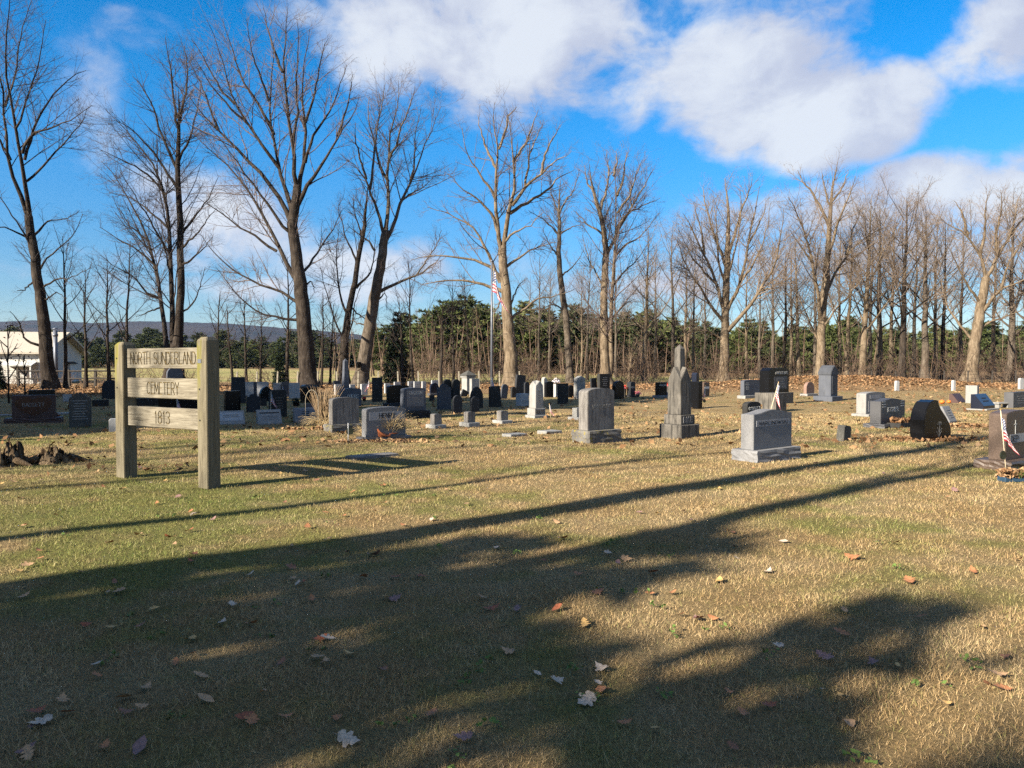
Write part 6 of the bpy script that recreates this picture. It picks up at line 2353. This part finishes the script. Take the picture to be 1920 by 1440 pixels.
# ------------------------------------------------------------------ white building at the left
def make_house():
    D = 58.0
    c = W(78, 735, D)
    c.z = 0
    root = empty('white_building', c, R_(12), 'white clapboard building with a pale metal roof at the picture edge', 'building')
    Lw, Dp = 13.0, 9.0
    eh = W(78, 661, D).z
    rh = W(20, 626, D + 4).z
    obj('wall', box_mesh('wall', (Lw, .2, eh), (-Lw / 2, 0, eh / 2), 0), M['siding'], root)
    obj('wall', box_mesh('wall', (.2, Dp - .4, eh), (-.1, Dp / 2 + .1, eh / 2), 0), M['siding'], root)
    n = int(eh / .17)
    bm = bmesh.new()
    bm_box(bm, (-Lw / 2, 0, 0), (Lw + .02, .03, .155), (R_(-6), 0, 0))
    cm = bm_mesh('clapboard', bm)
    for i in range(n):
        obj('clapboard', cm, M['siding'], root, (0, -.115, .09 + i * .17))
    pr_ = [(-.5, eh - .12), (Dp / 2, rh), (Dp + .5, eh - .12), (Dp + .5, eh + .02), (Dp / 2, rh + .16), (-.5, eh + .02)]
    bm = bmesh.new()
    va = [bm.verts.new((-Lw - .4, y, z)) for y, z in pr_]
    vb = [bm.verts.new((.55, y, z)) for y, z in pr_]
    for i in range(6):
        j = (i + 1) % 6
        bm.faces.new((va[i], vb[i], vb[j], va[j]))
    bm.faces.new(va)
    bm.faces.new(vb)
    bmesh.ops.recalc_face_normals(bm, faces=list(bm.faces))
    rf = obj('roof', bm_mesh('roof', bm), M['roof'], root)
    bm = bmesh.new()
    v = [bm.verts.new(p) for p in ((0, .0, eh), (0, Dp, eh), (0, Dp / 2, rh - .1))]
    bm.faces.new(v)
    obj('gable', bm_mesh('gable', bm), M['siding'], root, (-.02, 0, 0))
    obj('corner_board', box_mesh('corner_board', (.14, .05, eh - .1), (-.05, -.15, eh / 2), .004), M['white'], root)
    # lean-to roof
    lt = W(40, 702, D - 1)
    bm = bmesh.new()
    bm_box(bm, (-1.4, -.75, 1.52), (2.4, 1.15, .08), (R_(15), 0, 0))
    obj('lean_to_roof', bm_mesh('lean_to_roof', bm), M['white'], root)
    for x in (-2.5, -.3):
        obj('lean_to_post', box_mesh('lean_to_post', (.1, .1, 1.4), (x, -1.2, .68), .005), M['white'], root)
    p = W(105, 700, D - .5)
    r2 = empty('chimney_pipe', (p.x, p.y, 0), 0, 'silver stovepipe right of the white building', 'chimney')
    hp = W(105, 620, D).z
    obj('pipe', rod('pipe', hp, .15, 14), M['pole'], r2)
    obj('collar', rod('collar', .2, .19, 14), M['pole'], r2, (0, 0, hp - .45))
    obj('rain_cap', rod('rain_cap', .12, .24, 14, .03), M['pole'], r2, (0, 0, hp + .1))
    s = W(117, 704, 64)
    r3 = empty('white_shed', (s.x, s.y, 0), R_(12), 'tiny white shed with a dark window beyond the leaning tree', 'shed')
    obj('wall', box_mesh('wall', (1.7, 1.4, 1.5), (0, 0, .75), .01), M['white'], r3)
    obj('roof', prism_mesh('roof', [(-1.0, 0), (1.0, 0), (0, .55)], 1.8, .01), M['rail'], r3, (0, 0, 1.5))
    wn = obj('window', box_mesh('window', (.7, .05, .65), (0, 0, 0), .005), M['white'], r3, (.1, -.72, .9))
    for dz in (-.15, .15):
        obj('pane', box_mesh('pane', (.58, .02, .25), (0, 0, dz), 0), M['glass'], wn, (0, -.03, 0))


make_house()


# ------------------------------------------------------------------ fences
def fence(label, pts, h, matp, wires, name='wire_fence', group=None, thick=.09, rails=False):
    root = empty(name, pts[0], 0, label, 'fence', group)
    o0 = pts[0]
    pm = prism_mesh('post', profile('flat', thick, h + .1), thick, .006)
    for p in pts:
        obj('post', pm, M[matp], root, (p - o0) + Vector((0, 0, -.1)), (R_(random.uniform(-3, 3)), R_(random.uniform(-3, 3)), 0))
    for z in wires:
        g_ = Geo()
        g_.tubes([[tuple(p - o0 + Vector((0, -.06, z + random.uniform(-.02, .02)))) for p in pts]], [np.full(len(pts), .05 if rails else .006)], 4)
        obj('rail' if rails else 'wire', g_.mesh('wire'), M[matp if rails else 'iron'], root)


def gp(px, D):
    p = W(px, 700, D)
    return Vector((p.x, p.y, 0))


fence('old wire fence with pale posts behind the white stones', [gp(px, 47 + (px - 400) * .004) for px in range(405, 1010, 38)], 1.05, 'fence', (.3, .62, .95))
fence('dark wooden rail fence below the white building', [gp(px, 50) for px in (35, 80, 130, 178, 226)], 1.15, 'rail', (.55, 1.05), 'rail_fence', None, .14, True)
fence('rusty wire fence under the sunlit trees by the far field', [gp(px, 58) for px in range(1590, 1990, 45)], 1.0, 'rail', (.4, .7, .95), thick=.08)

# shrubs with a few clinging leaves at the left edge
for px, D, top, lb in ((16, 30, 598, 'thin shrub holding a few dry leaves before the white building'), (46, 31, 655, 'smaller thin shrub holding dry leaves before the white building')):
    H = W(px, top, D).z
    ms = auto_tree_meshes(H, .025, 7, (1.2, 1.0, .5), .5, .02, .2, .3)
    r_ = place_tree(ms, px, D, lb, 'bark_dark', 'twig_dark', 1, 0, 'leafy shrubs by the building', 'shrub', cat='shrub')
    pts = np.stack([rng.normal(0, .35, 26), rng.normal(0, .35, 26), rng.uniform(.35, 1, 26) * H], 1)
    obj('leaves', leaf_cloud('leaves', pts, .07, None, '', 1.0), M['leaf_brown'], r_)

# ------------------------------------------------------------------ trees behind and left of the viewer, whose shadows cross the lawn
SDIR = Vector((math.sin(R_(SUN_AZ)), math.cos(R_(SUN_AZ)), 0))
PDIR = Vector((math.cos(R_(SUN_AZ)), -math.sin(R_(SUN_AZ)), 0))


def shade_spot(t, s):
    return SDIR * t + PDIR * s


SH = [  # t of base, s, height, trunk radius, limbs, first limb, label
    (-13, -8.3, 17, .17, 10, .55, 'slim bare tree beside the road, its thin shadow crossing past the sign'),
    (-12, -6.3, 24, .36, 14, .52, 'stout bare tree behind the viewer casting the broad shadow band'),
    (-12, -4.55, 20, .27, 12, .50, 'bare tree behind the viewer casting the band toward the nearest flag'),
    (-22, -11.2, 20, .15, 10, .5, 'thin bare tree far up the road, first'),
    (-26, -13.4, 22, .17, 10, .5, 'thin bare tree far up the road, second'),
    (-24, -15.2, 22, .14, 10, .5, 'thin bare tree far up the road, third')]
for (t, s, H, r0, n, first, lb) in SH:
    p = shade_spot(t, s)
    place_tree(auto_tree_meshes(H, r0, n, (.9, 1.4, 1.6), 1.0, .06, first, .26), 0, 0, lb, 'bark', 'twig', 1.0, 0.0, 'trees beside the road outside the picture', 'bare_tree', loc=(p.x, p.y, 0))
# evergreens: the solid shade on the near lawn and over the stones on the left
EV = [(-13.5, -4.4, 9.4, .95, 'young roadside pine shading the near lawn'), (-11.5, -2.15, 8.3, .6, 'small roadside pine shading the near corner of the lawn'),
      (-13.0, -.85, 8.6, .5, 'roadside pine directly up sun from the viewer'), (-12.5, -3.2, 7.6, .75, 'low roadside pine between the two that shade the near lawn'), (-16.5, -5.4, 9.2, .75, 'roadside pine shading the lower corner of the lawn'),
      (-11, -22.6, 19, .85, 'tall pine by the road shading the left rows, first'), (-22, -27.5, 20, 1.0, 'tall pine by the road shading the left rows, second'), (-21, -32.5, 18, 1.1, 'tall pine by the road shading the left rows, third'),
      (-22, -37.0, 19, 1.1, 'tall pine by the road shading the left rows, fourth'), (-26, -41.5, 19, 1.1, 'tall pine by the road shading the left rows, fifth')]
for i, (t, s, H, wd, lb) in enumerate(EV):
    p = shade_spot(t, s)
    k_ = H / 12
    place_tree((LACY if i < 5 else DENSE)[i % 2], 0, 0, lb, 'bark_dark', 'pine', (k_ * wd, k_ * wd, k_), None, 'roadside pines outside the picture', 'pine_tree', loc=(p.x, p.y, 0))


# ------------------------------------------------------------------ fallen leaves one can pick out
def leaf_mesh(kind, seed):
    rr = random.Random(seed)
    pts = []
    if kind == 'oak':
        n = 9
        prof = [(.0, .03), (.08, .10), (.16, .22), (.22, .10), (.34, .30), (.42, .12), (.55, .34), (.64, .13), (.76, .24), (.86, .09), (1.0, .02)]
    elif kind == 'maple':
        prof = [(.0, .04), (.10, .30), (.22, .36), (.30, .20), (.42, .48), (.55, .42), (.58, .18), (.74, .24), (.85, .10), (1.0, .02)]
    else:
        prof = [(.0, .03), (.12, .15), (.3, .26), (.5, .28), (.7, .22), (.86, .12), (1.0, .01)]
    curl, tw = rr.uniform(.10, .34), rr.uniform(-.25, .25)
    cup = rr.uniform(-.15, .35)

    def pos(x, y):
        return (x - .5, y, curl * (2 * (x - .5)) ** 2 * .5 + cup * abs(y) + tw * y * (x - .3) + .02)
    V, Fc = [], []
    for i, (x, w_) in enumerate(prof):
        jl, jr = rr.uniform(.85, 1.15), rr.uniform(.85, 1.15)
        V += [pos(x, -w_ * jl), pos(x, 0), pos(x, w_ * jr)]
    for i in range(len(prof) - 1):
        a = i * 3
        Fc += [(a, a + 1, a + 4, a + 3), (a + 1, a + 2, a + 5, a + 4)]
    # stalk
    b = len(V)
    V += [(-.5, -.012, .02), (-.5, .012, .02), (-.72, .006, .05), (-.72, -.006, .05)]
    Fc.append((b, b + 1, b + 2, b + 3))
    return np_mesh('fallen_leaf', np.array(V), [np.array(Fc)], False)


LEAFM = {}
for kd in ('oak', 'maple', 'oval'):
    for c_ in ('leaf_tan', 'leaf_rust', 'leaf_pale', 'leaf_gold', 'leaf_brown', 'leaf_orange', 'leaf_purple'):
        m0 = [leaf_mesh(kd, i) for i in range(3)]
        for q in m0:
            q.materials.append(M[c_])
        LEAFM[kd, c_] = m0


def fallen(px, py, size_px, kind, colr, label, tiltd=None, rz=None):
    g = G(px, py)
    sc = F / g.y
    me = random.choice(LEAFM[kind, colr])
    o = bpy.data.objects.new('fallen_leaf', me)
    COL.objects.link(o)
    s = min(.15, max(.05, .85 * size_px / sc))
    o.scale = (s, s, s)
    o.location = (g.x, g.y, float(ground_z(g.x, g.y)) + .022)
    o.rotation_euler = (R_(random.uniform(-22, 22)), R_(random.uniform(-22, 22)), random.uniform(0, 6.28) if rz is None else rz)
    tag(o, label, 'leaf', 'fallen leaves on the near lawn')
    return o


KEY = [(1045, 1280, 36, 'maple', 'leaf_pale', 'large pale maple leaf with veins near the middle of the foreground'), (417, 1178, 26, 'maple', 'leaf_pale', 'pale star shaped leaf in the deep shade, foreground left of middle'),
       (435, 1145, 34, 'oak', 'leaf_pale', 'folded pale leaf just above the pale star shaped leaf'), (67, 1373, 34, 'maple', 'leaf_purple', 'brownish leaf low in the left corner'), (50, 1420, 44, 'oak', 'leaf_purple', 'dull oak leaf at the bottom left corner'),
       (493, 1318, 28, 'oval', 'leaf_tan', 'tan leaf standing up in shade, lower left of middle'), (610, 1258, 34, 'oak', 'leaf_tan', 'tan and rust leaf pair below the middle of the shade'), (950, 1228, 34, 'maple', 'leaf_tan', 'reddish tan leaf at the edge of the small sunny patch'),
       (920, 1150, 44, 'oak', 'leaf_rust', 'largest rust red leaf in the middle of the lawn'), (970, 1152, 34, 'oak', 'leaf_purple', 'dull leaf touching the largest rust red leaf'), (742, 1125, 30, 'maple', 'leaf_purple', 'dull purple leaf in shade left of the rust red leaf'),
       (1310, 1162, 28, 'maple', 'leaf_rust', 'rust leaf of a pair at the shade edge, left one'), (1337, 1162, 26, 'oval', 'leaf_orange', 'orange leaf of a pair at the shade edge, right one'), (1275, 1155, 20, 'maple', 'leaf_orange', 'small orange leaf left of the pair at the shade edge'),
       (1578, 1196, 40, 'oak', 'leaf_orange', 'curled orange leaf pair at the edge of the lower right shade'), (1458, 1220, 26, 'maple', 'leaf_pale', 'whitish curled leaf in the lower right shade'), (1548, 1243, 48, 'oak', 'leaf_purple', 'long dull oak leaf in the lower right shade'),
       (1637, 1250, 30, 'maple', 'leaf_purple', 'dull leaf right of the long oak leaf'), (1683, 1256, 20, 'oval', 'leaf_gold', 'small cream leaf right of the dull leaves'), (1770, 1327, 34, 'oval', 'leaf_gold', 'cupped cream leaf low on the right'),
       (1548, 1305, 24, 'maple', 'leaf_pale', 'whitish star leaf low right of middle'), (1577, 1315, 20, 'oval', 'leaf_gold', 'golden leaf beside the whitish star leaf'), (1880, 1300, 44, 'oak', 'leaf_orange', 'orange brown oak leaf near the right border'),
       (1375, 1415, 34, 'oak', 'leaf_brown', 'dark brown leaf near the bottom edge'), (1228, 1378, 26, 'oval', 'leaf_gold', 'golden leaf near the bottom edge'), (1600, 1045, 44, 'oak', 'leaf_orange', 'bright rust leaf in the sun, right of middle'),
       (1705, 1090, 44, 'oak', 'leaf_orange', 'long rust leaf casting a dark edge in the sun'), (1885, 1235, 26, 'maple', 'leaf_brown', 'brown leaf in the sun near the right border'), (1440, 1068, 26, 'maple', 'leaf_pale', 'pale leaf on the sunny side of the long shadow'),
       (1055, 1010, 34, 'oak', 'leaf_orange', 'orange oak leaf between two shadow bands'), (700, 1043, 40, 'oak', 'leaf_purple', 'dull oak leaf in the upper shade band'), (362, 1048, 32, 'oak', 'leaf_orange', 'orange leaf at the shade edge below the sign'),
       (320, 1012, 26, 'maple', 'leaf_rust', 'rust leaf in the sun below the sign'), (355, 998, 24, 'oak', 'leaf_rust', 'second rust leaf in the sun below the sign'), (32, 1082, 22, 'maple', 'leaf_gold', 'bright cream leaf at the left edge'), (75, 1037, 24, 'oak', 'leaf_orange', 'orange leaf at the left edge above the cream one'),
       (215, 1100, 20, 'oval', 'leaf_brown', 'small brown leaf at the shade edge on the left'), (1008, 1268, 22, 'oval', 'leaf_pale', 'small pale leaf left of the large pale maple leaf'), (1122, 1285, 18, 'maple', 'leaf_pale', 'small pale leaf right of the large pale maple leaf'),
       (1225, 1078, 32, 'oak', 'leaf_rust', 'rust leaf half in shade on the middle lawn'), (1175, 1055, 26, 'maple', 'leaf_tan', 'tan leaf above the half shaded rust leaf'), (1140, 1042, 18, 'maple', 'leaf_pale', 'small whitish leaf above the half shaded rust leaf')]
for k_ in KEY:
    fallen(*k_)
KN = {'leaf_tan': 'tan', 'leaf_rust': 'rust red', 'leaf_pale': 'greyish pale', 'leaf_gold': 'golden', 'leaf_brown': 'dark brown', 'leaf_orange': 'orange', 'leaf_purple': 'dull purple brown'}
for i in range(190):
    py = 872 + 560 * random.random() ** 1.9
    px = random.uniform(-20, 1940)
    if random.random() < .45:
        px = random.uniform(-20, 760)
    c_ = random.choice(['leaf_tan', 'leaf_tan', 'leaf_rust', 'leaf_pale', 'leaf_gold', 'leaf_brown', 'leaf_orange', 'leaf_orange', 'leaf_purple'])
    kd = random.choice(['oak', 'oak', 'maple', 'oval'])
    fallen(px, py, random.uniform(.07, .12) * F / G(px, py).y, kd, c_, 'one of the many %s %s leaves strewn over the lawn' % (KN[c_], {'oak': 'lobed', 'maple': 'broad', 'oval': 'plain'}[kd]))

# a tuft of bright weeds and bits in the near shade
def weeds():
    P = []
    V, Fc, rn = [], [], []
    for i in range(120):
        g = G(random.uniform(0, 1900), 930 + 500 * random.random() ** 1.3)
        if i % 3 == 0:
            c0 = g
        else:
            g = c0 + Vector((random.gauss(0, .05), random.gauss(0, .05), 0))
        pts = np.stack([rng.normal(g.x, .012, 5), rng.normal(g.y, .012, 5), rng.uniform(.015, .04, 5)], 1)
        V.append(pts)
    pts = np.concatenate(V)
    me = leaf_cloud('weeds', pts, .014, None, '', .5)
    tag(obj('weeds', me, M['greenfl']), 'small green weeds scattered in the near lawn', 'weeds', kind='stuff')


weeds()


# ------------------------------------------------------------------ air
def make_haze():
    m_ = bpy.data.materials.new('haze')
    m_.use_nodes = True
    t = m_.node_tree
    t.nodes.clear()
    v = t.nodes.new('ShaderNodeVolumePrincipled')
    v.inputs['Color'].default_value = (0.45, 0.68, 1.0, 1)
    v.inputs['Density'].default_value = 0.00005
    v.inputs['Anisotropy'].default_value = 0.2
    o_ = t.nodes.new('ShaderNodeOutputMaterial')
    t.links.new(v.outputs[0], o_.inputs['Volume'])
    z0, z1 = -4.5, 190.0
    o = obj('haze', box_mesh('haze', (9200, 6100, z1 - z0), bev=0), m_, None, (0, 1450, (z0 + z1) / 2))
    tag(o, kind='stuff')


make_haze()
